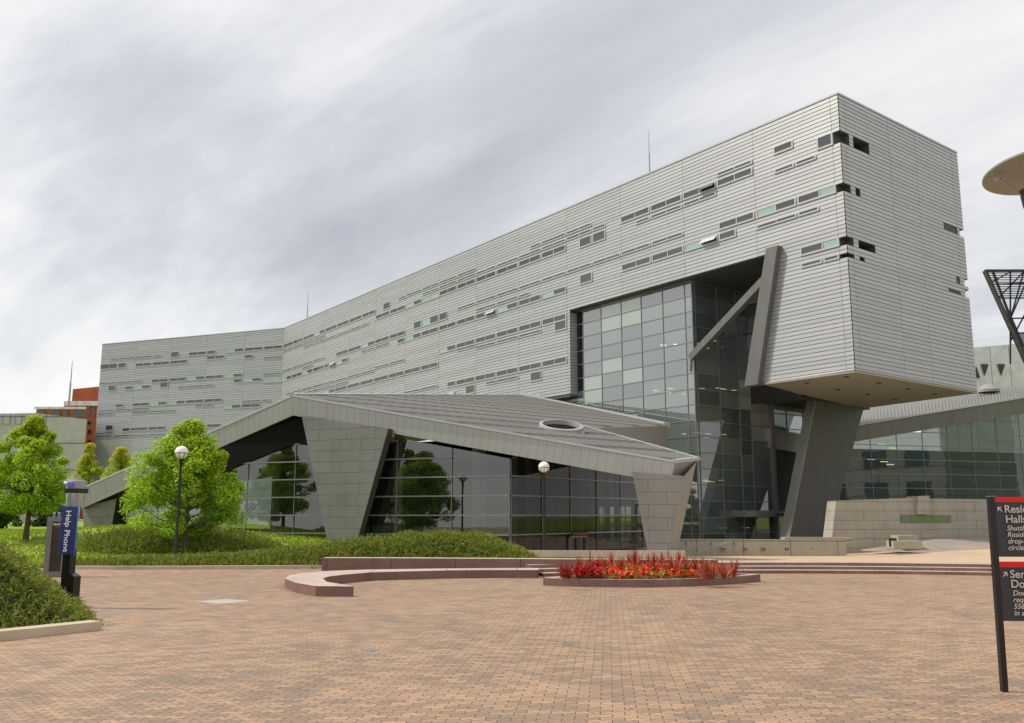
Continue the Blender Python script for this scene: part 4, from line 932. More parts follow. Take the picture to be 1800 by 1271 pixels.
# ramp road rising to the right
m=MB(); q=[atY(1500,968,60),atY(2100,985,52),atY(2100,925,75),atY(1640,948,62.2)]; m.poly(q); m.build('ramp_road',simple('ramp_asphalt',(.30,.25,.22),.85,0,.1,1))['kind']='structure'
# retaining wall with step lights
RW=atY(1190,948,58.); rw=empty('retaining_wall',tuple(RW),'long low pale concrete retaining wall with small louvred step lights in front of the atrium','wall'); atr=At(rw)
a,b=atY(1060,947,58),atY(1487,949,57.5); m=MB(); m.hexa([A3(a[0],a[1],-1.6),A3(b[0],b[1],-1.6),A3(b[0],b[1]+.5,-1.6),A3(a[0],a[1]+.5,-1.6)],[a,b,b+A3(0,.5,0),a+A3(0,.5,0)]); atr(m,'wall','retain')
for x in (1271.5,1309.5,1342,1383,1428):
    p=atY(x-4,967.5,57.6+.0); m=MB(); m.box(A3(p[0],p[1]-.0,p[2]),A3(.3,0,0),A3(0,.5,0),A3(0,0,.15)); lo_=atr(m,'step_light','steel')
    m=MB()
    for k in range(3): m.box(A3(p[0]+.02,p[1]-.03,p[2]+.02+k*.045),A3(.26,0,0),A3(0,.04,0),A3(0,0,.018))
    sub(m,'louvre','black',lo_,RW)
m=MB(); a2,b2=atY(1380,944.5,59.5),atY(1500,945,59.5); m.box(a2-A3(0,0,.4),b2-a2,A3(0,1,0),A3(0,0,.4)); o=m.build('planter_ledge','retain'); tag(o,'thin pale ledge behind the retaining wall at the foot of the pier','ledge')
# handrails
hrl=empty('handrail',tuple(atY(1230,975,56)),'pair of bent steel tube handrails beside the retaining wall','handrail'); at=At(hrl)
for pts in ([(1192,968),(1204,952),(1206,952),(1206,976)],[(1208,965),(1245,951),(1249,953),(1249,977)],[(1221,975),(1285,951),(1290,953),(1290,977)],[(1220,962),(1220,977)],[(1241,967),(1241,977)],[(1264,960),(1264,977)]):
    m=MB(); m.tube([atY(x,y,55.5) for x,y in pts],.035,8); at(m,'rail','steel')
hrl2=empty('handrail',tuple(atY(1122,970,50)),'single sloping handrail between the pavilion door and the right pylon','handrail'); at=At(hrl2); m=MB(); m.tube([atY(1098,976,38),atY(1138,964,38)],.025,8); at(m,'rail','steel')
# low planter sill in front of the pavilion
m=MB(); a,b=atY(905,968,35.6),atY(1205,968.5,34.0); m.hexa([A3(a[0],a[1],-.3),A3(b[0],b[1],-.3),A3(b[0],b[1]+.4,-.3),A3(a[0],a[1]+.4,-.3)],[a,b,b+A3(0,.4,0),a+A3(0,.4,0)]); o=m.build('low_sill_wall','retain'); tag(o,'very low pale concrete sill in front of the pavilion door','wall')
m=MB(); a,b=atY(405,958,40.5),atY(492,961,39.2); m.hexa([A3(a[0],a[1],-.1),A3(b[0],b[1],-.1),A3(b[0],b[1]+.5,-.1),A3(a[0],a[1]+.5,-.1)],[a,b,b+A3(0,.5,0),a+A3(0,.5,0)]); o=m.build('threshold_slab','path'); tag(o,'pale threshold slab below the left glazing between two juniper beds','slab')
# ------------------------------------------------------------------ background buildings and structures
def far_box(root,mat,name,pts,Y,dep,zb=-2):
    P=[atY(x,y,Y) for x,y in pts]; m=MB(); n_=len(P); K_=lambda p:A3(p[0]/Y*dep,dep,0)
    b=[A3(P[0][0],Y,zb),A3(P[-1][0],Y,zb)]
    m.poly([A3(P[0][0],Y,zb),A3(P[-1][0],Y,zb)]+P[::-1],[(P[0][0],zb),(P[-1][0],zb)]+[(p[0],p[2]) for p in P[::-1]])
    for i in range(n_-1): m.poly([P[i],P[i+1],P[i+1]+K_(P[i+1]),P[i]+K_(P[i])])
    q0=A3(P[-1][0],Y,zb); m.poly([q0,q0+K_(P[-1]),P[-1]+K_(P[-1]),P[-1]],[(0,zb),(dep,zb),(dep,P[-1][2]),(0,P[-1][2])]); q0=A3(P[0][0],Y,zb); m.poly([q0+K_(P[0]),q0,P[0],P[0]+K_(P[0])])
    return sub(m,name,mat,root,A3(*root.location))
def far_rect(root,name,mat,x0,y0,x1,y1,Y,par=None):
    a,b,c,d_=atY(x0,y1,Y),atY(x1,y1,Y),atY(x1,y0,Y),atY(x0,y0,Y); m=MB(); m.box(a,A3(b[0]-a[0],0,0),A3(0,.15,0),A3(0,0,c[2]-a[2])); return sub(m,name,mat,par or root,A3(*root.location))
fb1=empty('concrete_building',(-75,150,0),'blank pale concrete building behind the trees at the far left','building')
far_box(fb1,'far_concrete','wall',[(-160,738),(0,727),(63,726),(153,737)],150,14)
for x in (10,31,48,62): far_rect(fb1,'panel_step','far_concrete',x-5,729,x+6,745,149.8)
fb2=empty('brick_building',(-120,225,0),'orange brick tower block with a white cornice and small windows behind the concrete building','building')
far_box(fb2,'brick','wall',[(113,711),(200,703)],225,16); far_box(fb2,'brick','tower',[(128,684),(200,677)],229,12)
far_rect(fb2,'cornice','white_clad',112,705,200,713,224.3)
for i,y in enumerate((710,722,738,755,773,789)):
    far_rect(fb2,'window','pane_dark',154,y,158.5,y+8,224.7)
for i,y in enumerate((712,724)): far_rect(fb2,'window','pane_dark',164,y,167,y+8,224.7)
fb3=empty('brick_annex',(-125,205,0),'low brick and glass annex with a thin flat roof in front of the brick tower','building')
far_box(fb3,'brick','wall',[(64,719),(150,719)],205,12); far_rect(fb3,'flat_roof','white_clad',60,715,151,719,203)
for x0,x1 in ((66,78),(92,105),(110,119),(128,147)): far_rect(fb3,'window','pane_dark',x0,721,x1,733,204.6)
# tan building mirrored in the hall windows; grey one added to vary that reflection
tb=empty('tan_building',(85,0,0),'tan brick building out to the right of the viewer, mirrored in the hall glass','building'); m=MB(); m.box(A3(85,0,0),A3(25,0,0),A3(0,22,0),A3(0,0,26)); sub(m,'wall','tan_brick',tb,A3(85,0,0))
tb2=empty('added_grey_building',(88,34,0),'unseen grey concrete building out to the right, added to vary the hall glass reflections','building'); m=MB(); m.box(A3(88,34,0),A3(22,0,0),A3(0,30,0),A3(0,0,30)); sub(m,'wall','far_concrete',tb2,A3(88,34,0))
for k in range(5):
    for j in range(4):
        m=MB(); m.box(A3(87.9,36+j*7.2,4+k*5),A3(.2,0,0),A3(0,4,0),A3(0,0,2.6)); sub(m,'window','pane_dark',tb2,A3(88,34,0))
# white building with triangle windows
wb=empty('white_building',(80,150,0),'white panelled building with small triangular windows behind the side hall','building')
far_box(wb,'white_clad','wall',[(1640,620),(1706,611.5),(1800,603),(2000,590)],150,20,0)
M['tri']=glassy('triangle_pane',(.03,.045,.05),.03,0,.03,.2)
for i,x in enumerate((1693,1716,1731,1743,1760,1775,1790)):
    if i%2: pts=[(x-7,664),(x+7,664),(x,643)]
    else: pts=[(x-7,640),(x+7,640),(x,661)]
    if i in (0,1,2,4): m=MB(); m.poly([atY(*p,149.8) for p in pts]); m.poly([atY(*p,149.9) for p in pts][::-1]); sub(m,'triangle_window','tri',wb,A3(80,150,0))
# stadium screen: raking steel truss with mesh
sg=empty('stadium_truss',(75,118,0),'raking dark steel grandstand truss with perforated sheet at the right edge','truss'); ats=At(sg)
def sv_(x,y,Y=112.): return atY(x,y,Y)
m=MB(); m.bar(sv_(1731,476),sv_(1960,476),.3,.3); m.bar(sv_(1731,476),sv_(1812,655),.45,.45,(0,1,0)); m.bar(sv_(1745,477),sv_(1826,690),.25,.25,(0,1,0))
for a,b in (((1741,500),(1960,492)),((1754,524),(1960,524)),((1764,560),(1960,556)),((1775,585),(1960,590)),((1776,477),(1776,640)),((1800,477),(1776,560)),((1741,497),(1776,478)),((1776,560),(1812,477)),((1752,527),(1800,477)),((1776,600),(1830,500)),((1770,540),(1800,610))): m.bar(sv_(*a),sv_(*b),.16,.16,(0,1,0))
ats(m,'frame','black')
m=MB()
for i in range(11): y=480+i*4.0; x0=1733+i*1.8; m.bar(sv_(x0,y,113),sv_(1960,y,113),.04,.34,(0,1,0))
ats(m,'louvre_sheet','zinc_dark'); m=MB(); q=[sv_(1790,585,114),sv_(1960,560,114),sv_(1960,660,114),sv_(1812,655,114)]; m.poly(q); m.poly([p+A3(0,.1,0) for p in q][::-1]); ats(m,'screen_panel','steel')
m=MB()
for i in range(14): m.bar(sv_(1731+i*6,476+i*13,111.5),sv_(1737+i*6,489+i*13,111.5),.25,.25,(0,1,0))
ats(m,'edge_flange','zinc_dark')
# disc reflector lamp
DL=atY(1836,303,14.); dl=empty('disc_lamp',(DL[0]+.55,DL[1],0),'tall lamp with a big cream reflector disc at the upper right edge','street lamp'); at=At(dl)
m=MB(); R_=.90; seg=48; tx=A3(1,0,.03); ty=A3(0,1,-.10); ty/=np.linalg.norm(ty); tn=np.cross(tx,ty)
def dp(r,t,h): return DL+tx*r*math.cos(t)+ty*r*math.sin(t)+tn*h
for r0,r1,h0,h1 in ((0,.3,0,0),(.3,.86,0,.005),(.86,R_,.005,.03),(R_,R_,.03,.06),(R_,.5,.06,.12),(.5,0,.12,.14)):
    for k in range(seg):
        t0_,t1_=2*math.pi*k/seg,2*math.pi*(k+1)/seg; m.poly([dp(r0,t0_,h0),dp(r1,t0_,h1),dp(r1,t1_,h1),dp(r0,t1_,h0)] if r0>0 else [dp(r0,t0_,h0),dp(r1,t0_,h1),dp(r1,t1_,h1)])
m.smooth=True; M['cream']=simple('cream_enamel',(.28,.27,.225),.45,0,.04,2); at(m,'reflector_disc','cream')
m=MB(); a=atY(1757,314,13.95); b=atY(1806,352,13.9); m.tube([a,b],.017,8); m.lathe((a[0],a[1],a[2]),[(0,-.01),(.09,-.01),(.1,.01),(0,.03)],16); at(m,'stay_rod','steel')
m=MB(); c=atY(1812,348,13.9); m.lathe((c[0],c[1],c[2]-.15),[(0,0),(.12,.0),(.16,.28),(.13,.3),(0,.3)],16); at(m,'spotlight','black')
m=MB(); px_=DL[0]+.55; m.tube([A3(px_,14,0),A3(px_,14,DL[2]-.02)],[.09,.06],12); m.tube([A3(px_,13.95,c[2]+.02),c+A3(0,0,.05)],.03,8); at(m,'pole','black')
# ------------------------------------------------------------------ lamps
def globe_lamp(px,py,Y,zb,label,H):
    b=atY(px,py,Y); b[2]=zb; o=empty('globe_lamp',tuple(b),label,'street lamp'); at=At(o)
    m=MB(); m.lathe(tuple(b),[(.12,0),(.12,.05),(.085,.12),(.06,.3),(.055,.32),(.05,H-.5),(.075,H-.49),(.075,H-.45),(.05,H-.44),(.06,H-.3),(.1,H-.24)],16); at(m,'post','black')
    m=MB(); m.lathe((b[0],b[1],b[2]+H),[(.235*math.sin(t),-.235*math.cos(t)) for t in [math.pi*i/14 for i in range(15)]],24); at(m,'globe','white_globe')
    m=MB()
    for k in range(8):
        a=2*math.pi*k/8; pts=[(b[0]+math.cos(a)*r,b[1]+math.sin(a)*r,b[2]+H+z) for r,z in ((.1,-.24),(.19,-.17),(.245,-.03))]; m.tube(pts,.009,5)
    m.lathe((b[0],b[1],b[2]+H-.03),[(.24,0),(.247,.012),(.24,.024)],24); at(m,'cage','black')
globe_lamp(307.5,990,32.,.1,'black post lamp with a white globe standing in front of the big maple',3.65)
globe_lamp(957,975,38.,-.15,'black post lamp with a white globe standing at the right end of the juniper mound',3.7)
# ------------------------------------------------------------------ help phone
hb=atY(118,1062,16.4); hb[2]=0; hpn=empty('help_phone',tuple(hb),'black emergency phone pillar with a blue sign and a beacon cap at the left','phone pillar'); at=At(hpn)
def V_(x,y,z): return A3(hb[0]+x,hb[1]+y,z)
ph=math.radians(-18); ux=A3(math.cos(ph),math.sin(ph),0); uy=A3(-math.sin(ph),math.cos(ph),0)
def bx3(m,cx,cy,z0,z1,w,dp_): o=A3(*hb)+ux*(cx-w/2)+uy*(cy-dp_/2)+A3(0,0,z0); m.box(o,ux*w,uy*dp_,A3(0,0,z1-z0))
m=MB(); bx3(m,-.03,0,0,1.0,.165,.14); bx3(m,-.02,0,1.0,1.96,.09,.1); at(m,'pillar','black')
m=MB(); o=A3(*hb)+ux*.05-uy*.08; m.hexa([o,o+ux*.13,o+ux*.13+uy*.16,o+uy*.16],[o+A3(0,0,.60),o+ux*.13+A3(0,0,.54),o+ux*.13+uy*.16+A3(0,0,.54),o+uy*.16+A3(0,0,.60)]); at(m,'call_box','black')
M['blue']=simple('blue_sign',(.030,.035,.15),.4,0,.05,2); M['blue_rim']=simple('blue_rim',(.02,.10,.36),.4,0,.05)
m=MB(); bx3(m,.01,-.11,.915,1.745,.335,.035); sgn=at(m,'sign','blue_rim'); m=MB(); bx3(m,.01,-.128,.93,1.73,.305,.012); sub(m,'sign_face','blue',sgn,hb)
m=MB(); bx3(m,.01,0,1.98,2.06,.29,.26); at(m,'collar','black')
M['clear']=glassy('clear_sleeve',(.5,.55,.5),.15,.6,.05)
m=MB(); m.lathe((hb[0],hb[1],0),[(.15,1.745),(.155,1.98)],20); at(m,'clear_sleeve','clear')
m=MB(); m.lathe((hb[0],hb[1],0),[(.165,2.06),(.165,2.16),(.15,2.2),(.10,2.215),(.09,2.25),(0,2.26)],20); bc=at(m,'beacon_cap','white_clad'); m=MB(); bx3(m,.02,-.16,2.08,2.16,.13,.03); sub(m,'blue_lens',simple('blue_lens',(.08,.12,.6),.2,0,.05),bc,hb)
m=MB(); m.tube([A3(*hb)+ux*-.12+A3(0,0,2.13),A3(*hb)+ux*-.27+A3(0,0,2.17)],[.02,.03],8); at(m,'camera_stub','white_globe')
def text(s,size,org,right,up,parent,off,mat,name='lettering',bold=.0,shear=0.,sx=1.):
    c=D.curves.new('t','FONT'); c.body=s; c.size=size; c.extrude=.002; c.offset=bold; c.shear=shear
    o=D.objects.new('t',c); COL.objects.link(o); bpy.context.view_layer.update()
    me=D.meshes.new_from_object(o.evaluated_get(bpy.context.evaluated_depsgraph_get())); D.objects.remove(o)
    r=A3(*right);u=A3(*up);nn=np.cross(r,u); org=A3(*org)
    for v in me.vertices: p=org+r*v.co.x*sx+u*v.co.y+nn*v.co.z-off; v.co=tuple(p)
    me.materials.clear(); me.materials.append(M[mat]); o=D.objects.new(name,me); COL.objects.link(o); o.parent=parent; return o
M['letter']=simple('white_letters',(.72,.74,.74),.5,0,.04)
nb_=-uy
text('Help Phone',.158,A3(*hb)+ux*-.045-uy*.138+A3(0,0,1.68),(0,0,-1),tuple(ux),sgn,hb,'letter','lettering',.0022,0,.97)
# kiosk
kb=atY(94,1004,24.3); kb[2]=0; ki=empty('map_kiosk',tuple(kb),'grey framed map kiosk with a brown panel just behind the help phone','kiosk'); at=At(ki)
kx=A3(math.cos(.25),math.sin(.25),0); ky=A3(-math.sin(.25),math.cos(.25),0)
def kbx(m,x0,x1,y0,y1,z0,z1): m.box(kb+kx*x0+ky*y0+A3(0,0,z0),kx*(x1-x0),ky*(y1-y0),A3(0,0,z1-z0))
M['kgrey']=simple('kiosk_grey',(.22,.21,.2),.5,.2,.08); M['kbrown']=simple('kiosk_brown',(.055,.035,.028),.4,0,.1)
m=MB(); kbx(m,-.25,-.12,0,.25,0,1.55); kbx(m,.16,.26,0,.25,0,1.55); kbx(m,-.12,.16,0,.25,1.42,1.55); kbx(m,-.12,.16,0,.25,.0,.14); at(m,'frame','kgrey')
m=MB(); kbx(m,-.12,.16,.03,.2,.14,1.28); at(m,'map_panel','kbrown'); m=MB(); kbx(m,-.12,.16,.02,.22,1.3,1.42); hdp=at(m,'header','black'); m=MB(); kbx(m,-.12,.16,.005,.03,1.285,1.3); at(m,'red_line','red_light')
text('MAIN',.085,kb+kx*-.10+ky*.0+A3(0,0,1.325),tuple(kx),(0,0,1),hdp,kb,'letter','lettering',.002)
m=MB()
for x in (-.15,-.02,.08,.18): m.lathe((kb[0]+x,kb[1]+.1,1.55),[(.03,0),(.03,.04),(.04,.1),(0,.13)],8)
at(m,'top_fittings','white_clad')
# ------------------------------------------------------------------ wayfinding sign
sb=atZ(1765.5,1216,0); sn=empty('direction_sign',tuple(sb),'two panel black and red direction sign on a black post at the right edge','sign'); at=At(sn)
# post leans slightly
tp=atY(1741,873,sb[1]-.02); m=MB(); m.bar(sb,tp,.052,.052,(0,1,0)); at(m,'post','black'); m=MB(); m.bar(tp,tp+A3(0,0,.006),.06,.06,(0,1,0)); at(m,'post_cap','steel')
srt=A3(math.cos(math.radians(-3)),math.sin(math.radians(-3)),0); sup=(tp-sb)/np.linalg.norm(tp-sb); snn=A3(0,-1,0)
M['signgrey']=simple('sign_charcoal',(.035,.038,.045),.45,0,.05,3); M['signred']=simple('sign_red',(.72,.006,.004),.4,0,.03,3)
def spt(x,y): # pixel on the sign plane
    nrm=np.cross(srt,sup); return onP(x,y,tp+A3(0,-.02,0),nrm)
H=np.linalg.norm(tp-sb)
def sgp(u,v,o=0): # u to the right of the post, v down from the top (metres)
    return tp+srt*u-sup*v+A3(0,-.012-o,0)
def pan(u0,u1,v0,v1,mat,name,par=None,o=0,th=.012):
    m=MB(); m.hexa([sgp(u0,v1,o),sgp(u1,v1,o),sgp(u1,v1,o)+A3(0,th,0),sgp(u0,v1,o)+A3(0,th,0)],[sgp(u0,v0,o),sgp(u1,v0,o),sgp(u1,v0,o)+A3(0,th,0),sgp(u0,v0,o)+A3(0,th,0)])
    return at(m,name,mat) if par is None else sub(m,name,mat,par,sb)
PW=.95; ppm=H/343.
def vy(y): return (y-874)*ppm
p1=pan(.026,PW,vy(875),vy(982),'signgrey','panel'); pan(.026,PW,vy(874.5),vy(884),'signred','red_band',p1,.004)
p2=pan(.026,PW,vy(991),vy(1095),'signgrey','panel'); pan(.026,PW,vy(990.5),vy(1000.5),'signred','red_band',p2,.004)
m=MB(); m.bar(sgp(PW+.026,-.0),sgp(PW+.026,H),.052,.052,(0,1,0)); at(m,'far_post','black')
M['signtext']=simple('sign_text',(.62,.56,.50),.5,0,.03)
def st_(s,size,x,y,par,bold=.0,shear=0,ital=False): text(s,size,sgp(x,vy(y),.010),tuple(srt),tuple(sup),par,sb,'signtext','lettering',bold,shear,1.0)
st_('Residence',.10,.105,903,p1,.0012); st_('Halls',.10,.11,921,p1,.0012)
for i,s in enumerate(('Shuttle','Residence','drop-off','circle')): st_(s,.066,.115,935+i*11.6,p1,.0006,.25)
st_('Service',.10,.115,1019,p2,.0012); st_('Dock',.10,.115,1036,p2,.0012)
for i,s in enumerate(('Dock','required','556-','in a')): st_(s,.066,.125,1050+i*11.6,p2,.0006,.25)
def arrow(cx,cy,sx,par):
    m=MB(); c=sgp(cx,vy(cy),.012); r=srt*.022; u=sup*.022
    def q(a,b): return c+r*a*sx+u*b
    m.poly([q(-1,1),q(-1,-.7),q(-.55,-.7),q(-.55,.2),q(-.55,.55)]); m.poly([q(-1,1),q(.7,1),q(.7,.55),q(-.2,.55),q(-.55,.55)]); m.poly([q(-.55,.2),q(.75,-1.05),q(1.05,-.72),q(-.2,.55),q(-.55,.55)]); sub(m,'arrow','signtext',par,sb)
arrow(.065,897,1,p1); arrow(.07,1013,-1,p2)
# ------------------------------------------------------------------ kerbs, covers
def kerb(name,pts,w_,h,label,z=0.):
    m=MB()
    P=[A3(*p,z) if len(p)==2 else A3(*p) for p in pts]
    offs=[]
    for i,p in enumerate(P):
        a=P[max(i-1,0)];b=P[min(i+1,len(P)-1)]; t=(b-a);t[2]=0;t/=np.linalg.norm(t); offs.append(A3(-t[1],t[0],0)*w_)
    for i in range(len(P)-1): m.hexa([P[i]+A3(0,0,-.05),P[i+1]+A3(0,0,-.05),P[i+1]+offs[i+1]+A3(0,0,-.05),P[i]+offs[i]+A3(0,0,-.05)],[P[i]+A3(0,0,h),P[i+1]+A3(0,0,h),P[i+1]+offs[i+1]+A3(0,0,h),P[i]+offs[i]+A3(0,0,h)])
    return tag(m.build(name,'kerb'),label,'kerb')
KC=atZ(178,1107.5,0); KA=atZ(0,1127,0); kd=(KA-KC)/np.linalg.norm(KA-KC)
kerb('kerb',[tuple((KC+kd*9)[:2]),tuple(KC[:2])],.28,.12,'pale concrete kerb along the front of the near juniper bed')
kl=[tuple(atZ(x,y,0)[:2]) for x,y in ((112,1001),(200,1001.5),(330,1001),(450,1000.5),(566,999.5))]
kerb('kerb',kl,.2,.10,'long pale kerb along the foot of the far juniper beds')
m=MB(); q=[atZ(340,1058,0),atZ(388,1062,0),atZ(444,1057,0),atZ(398,1053.5,0)]; m.prism([tuple(p[:2]) for p in q],-.02,.006); tag(m.build('access_cover','plate'),'pale square access cover set in the paving left of centre','cover')
c=atZ(651,1143,0); m=MB(); m.lathe((c[0],c[1],0),[(.11,.001),(.11,.006),(0,.0065)],20); tag(m.build('drain_cover','steel'),'small round metal cover in the foreground paving','cover')
m=MB(); q=[atY(-60,951,62),atY(82,952,60),atY(82,946.5,70),atY(-60,945,72)]; m.poly(q); m.build('footpath','path')['kind']='structure'
# ------------------------------------------------------------------ junipers
def juniper(label,xr,yr,hf,nsh,slen,seed,inside=lambda x,y:True,needles=6,gzf=None):
    r=np.random.default_rng(seed); gzf=gzf or (lambda x,y:0.)
    nx,ny=46,22; m=MB()
    def hz_(x,y): return hf(x,y)
    for i in range(nx):
        for j in range(ny):
            q=[(xr[0]+(xr[1]-xr[0])*(i+a)/nx,yr[0]+(yr[1]-yr[0])*(j+b)/ny) for a,b in ((0,0),(1,0),(1,1),(0,1))]
            hs=[hz_(*p) for p in q]
            if max(hs)<.03: continue
            m.poly([(p[0],p[1],gzf(*p)+max(h-.10,-.02)) for p,h in zip(q,hs)])
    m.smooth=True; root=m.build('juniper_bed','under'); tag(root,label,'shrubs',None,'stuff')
    P=[]; c=0
    while len(P)<nsh and c<nsh*20:
        c+=1; x=r.uniform(*xr); y=r.uniform(*yr); h=hf(x,y)
        if h<.045: continue
        P.append((x,y,h))
    P=np.array(P); k=len(P); eps=.05
    gx=np.array([(hf(p[0]+eps,p[1])-hf(p[0]-eps,p[1]))/(2*eps) for p in P]); gy=np.array([(hf(p[0],p[1]+eps)-hf(p[0],p[1]-eps))/(2*eps) for p in P])
    gx=np.clip(gx,-2,2); gy=np.clip(gy,-2,2)
    nrm=np.stack([-gx,-gy,np.ones(k)],1); nrm/=np.linalg.norm(nrm,axis=1)[:,None]
    base=np.stack([P[:,0],P[:,1],P[:,2]+np.array([gzf(a,b) for a,b in P[:,:2]])-.09],1)
    dr=nrm*.42+r.normal(size=(k,3))*.62; dr[:,0]+=.25; dr/=np.linalg.norm(dr,axis=1)[:,None]
    ln=slen*r.uniform(.5,1.35,k)[:,None]
    V=[];Fc=[]
    for j in range(needles):
        f=(j+.4)/needles; c0=base+dr*ln*f
        sd=r.normal(size=(k,3)); sd-=dr*(sd*dr).sum(1)[:,None]; sd/=np.linalg.norm(sd,axis=1)[:,None]
        nd=dr*.8+sd*.75; nl=ln*.36*(1.1-f*.5); wv=np.cross(nd,r.normal(size=(k,3))); wv/=np.linalg.norm(wv,axis=1)[:,None]; wv*=slen*.055
        V.append(np.stack([c0-wv,c0+wv,c0+nd*nl+wv*.35,c0+nd*nl-wv*.35],1))
    # stem blade
    wv=np.cross(dr,r.normal(size=(k,3))); wv/=np.linalg.norm(wv,axis=1)[:,None]; wv*=slen*.05
    V.append(np.stack([base-wv,base+wv,base+dr*ln+wv*.3,base+dr*ln-wv*.3],1))
    V=np.concatenate(V,0).reshape(-1,3); Fq=np.arange(len(V)).reshape(-1,4)
    o=npmesh('needle_shoots',V,Fq,['juniper'],root); o['kind']='stuff'
    return root
# near bed: edges front kerb line and back line
Q1=KC-kd*.12; back=[Q1+A3(.05,.15,0),A3(-7.75,16.9,0),A3(-11.2,23.2,0)]
def dline(p,a,b):
    ap=p-a[:2]; ab_=(b-a)[:2]; L2=np.linalg.norm(ab_); return (ab_[0]*ap[1]-ab_[1]*ap[0])/L2
kn=A3(-kd[1],kd[0],0)
def near_h(x,y):
    p=np.array([x,y])
    d1=abs_=((p-KC[:2])@np.array([kd[1],-kd[0]])); 
    if d1<0: d1=-d1 if False else d1
    d1-= .26
    d2=dline(p,back[0],back[1]); d3=dline(p,back[1],back[2])
    dd=min(d1*1.0,d2,d3)
    if dd<=0: return 0.
    h=1.22*(1-math.exp(-(dd/1.75)**1.15)); h*=1+.10*math.sin(x*2.3+y*1.1)*math.sin(y*2.7-x*.6)
    return h+.05*min(1,dd/.2)
# orientation check so that the bed lies to the left
_t=np.array([-9.,15.])
if ((_t-KC[:2])@np.array([kd[1],-kd[0]]))<0: kd_s=-1
else: kd_s=1
def near_h2(x,y):
    p=np.array([x,y]); d1=kd_s*((p-KC[:2])@np.array([kd[1],-kd[0]]))-.27
    s2=1 if dline(_t,back[0],back[1])>0 else -1; s3=1 if dline(np.array([-12.,17.]),back[1],back[2])>0 else -1
    dd=min(d1,s2*dline(p,back[0],back[1]),s3*dline(p,back[1],back[2]))
    if dd<=0: return 0.
    h=1.72*(1-math.exp(-(dd/1.6)**1.55)); h*=1+.09*math.sin(x*2.3+y*1.1)*math.sin(y*2.7-x*.6)
    return h+.05*min(1,dd/.2)
juniper('spreading juniper bed in the near left corner behind a concrete kerb',(-14,-5.2),(8.5,22.8),near_h2,34000,.17,3,needles=7)
def interp(x,xs,ys): return float(np.interp(x,xs,ys))
hx=[(118,.04),(150,.10),(250,.20),(430,.30),(560,.56),(640,.78),(720,.92),(800,.98),(850,.86),(900,.56),(940,.22),(965,.02)]
hX=[(p[0]-900)/F_*30*1.0 for p in hx]; hH=[p[1] for p in hx]
def farA(x,y):
    H_=interp(x,hX,hH); y0=28.2-.12*(x+13)/13; yc=y0+.9+H_*1.1; hw=.9+H_*1.1; t=(y-yc)/hw
    if abs(t)>=1: return 0.
    h=H_*(1-abs(t)**2.6); h*=1+.08*math.sin(x*1.9)*math.sin(y*2.3+x)+.05*math.sin(x*5.1)
    return max(h,0)
juniper('long juniper mound between the plaza and the pavilion glass',(hX[0],hX[-1]),(27.6,32.4),farA,24000,.22,5,needles=6)
def farB(x,y):
    cx,cy=-13.6,36.8; a=((x-cx)/(3.5 if x<cx else 4.6))**2+((y-cy)/3.0)**2
    if a>=1: return 0.
    return .85*(1-a)**.7*(1+.08*math.sin(x*2.1)*math.sin(y*1.7))
juniper('juniper mound around the foot of the big maple behind the left lamp',(-19,-7.5),(33.4,41),farB,13000,.26,8,needles=5,gzf=lambda x,y:gz(x,y)-.12)
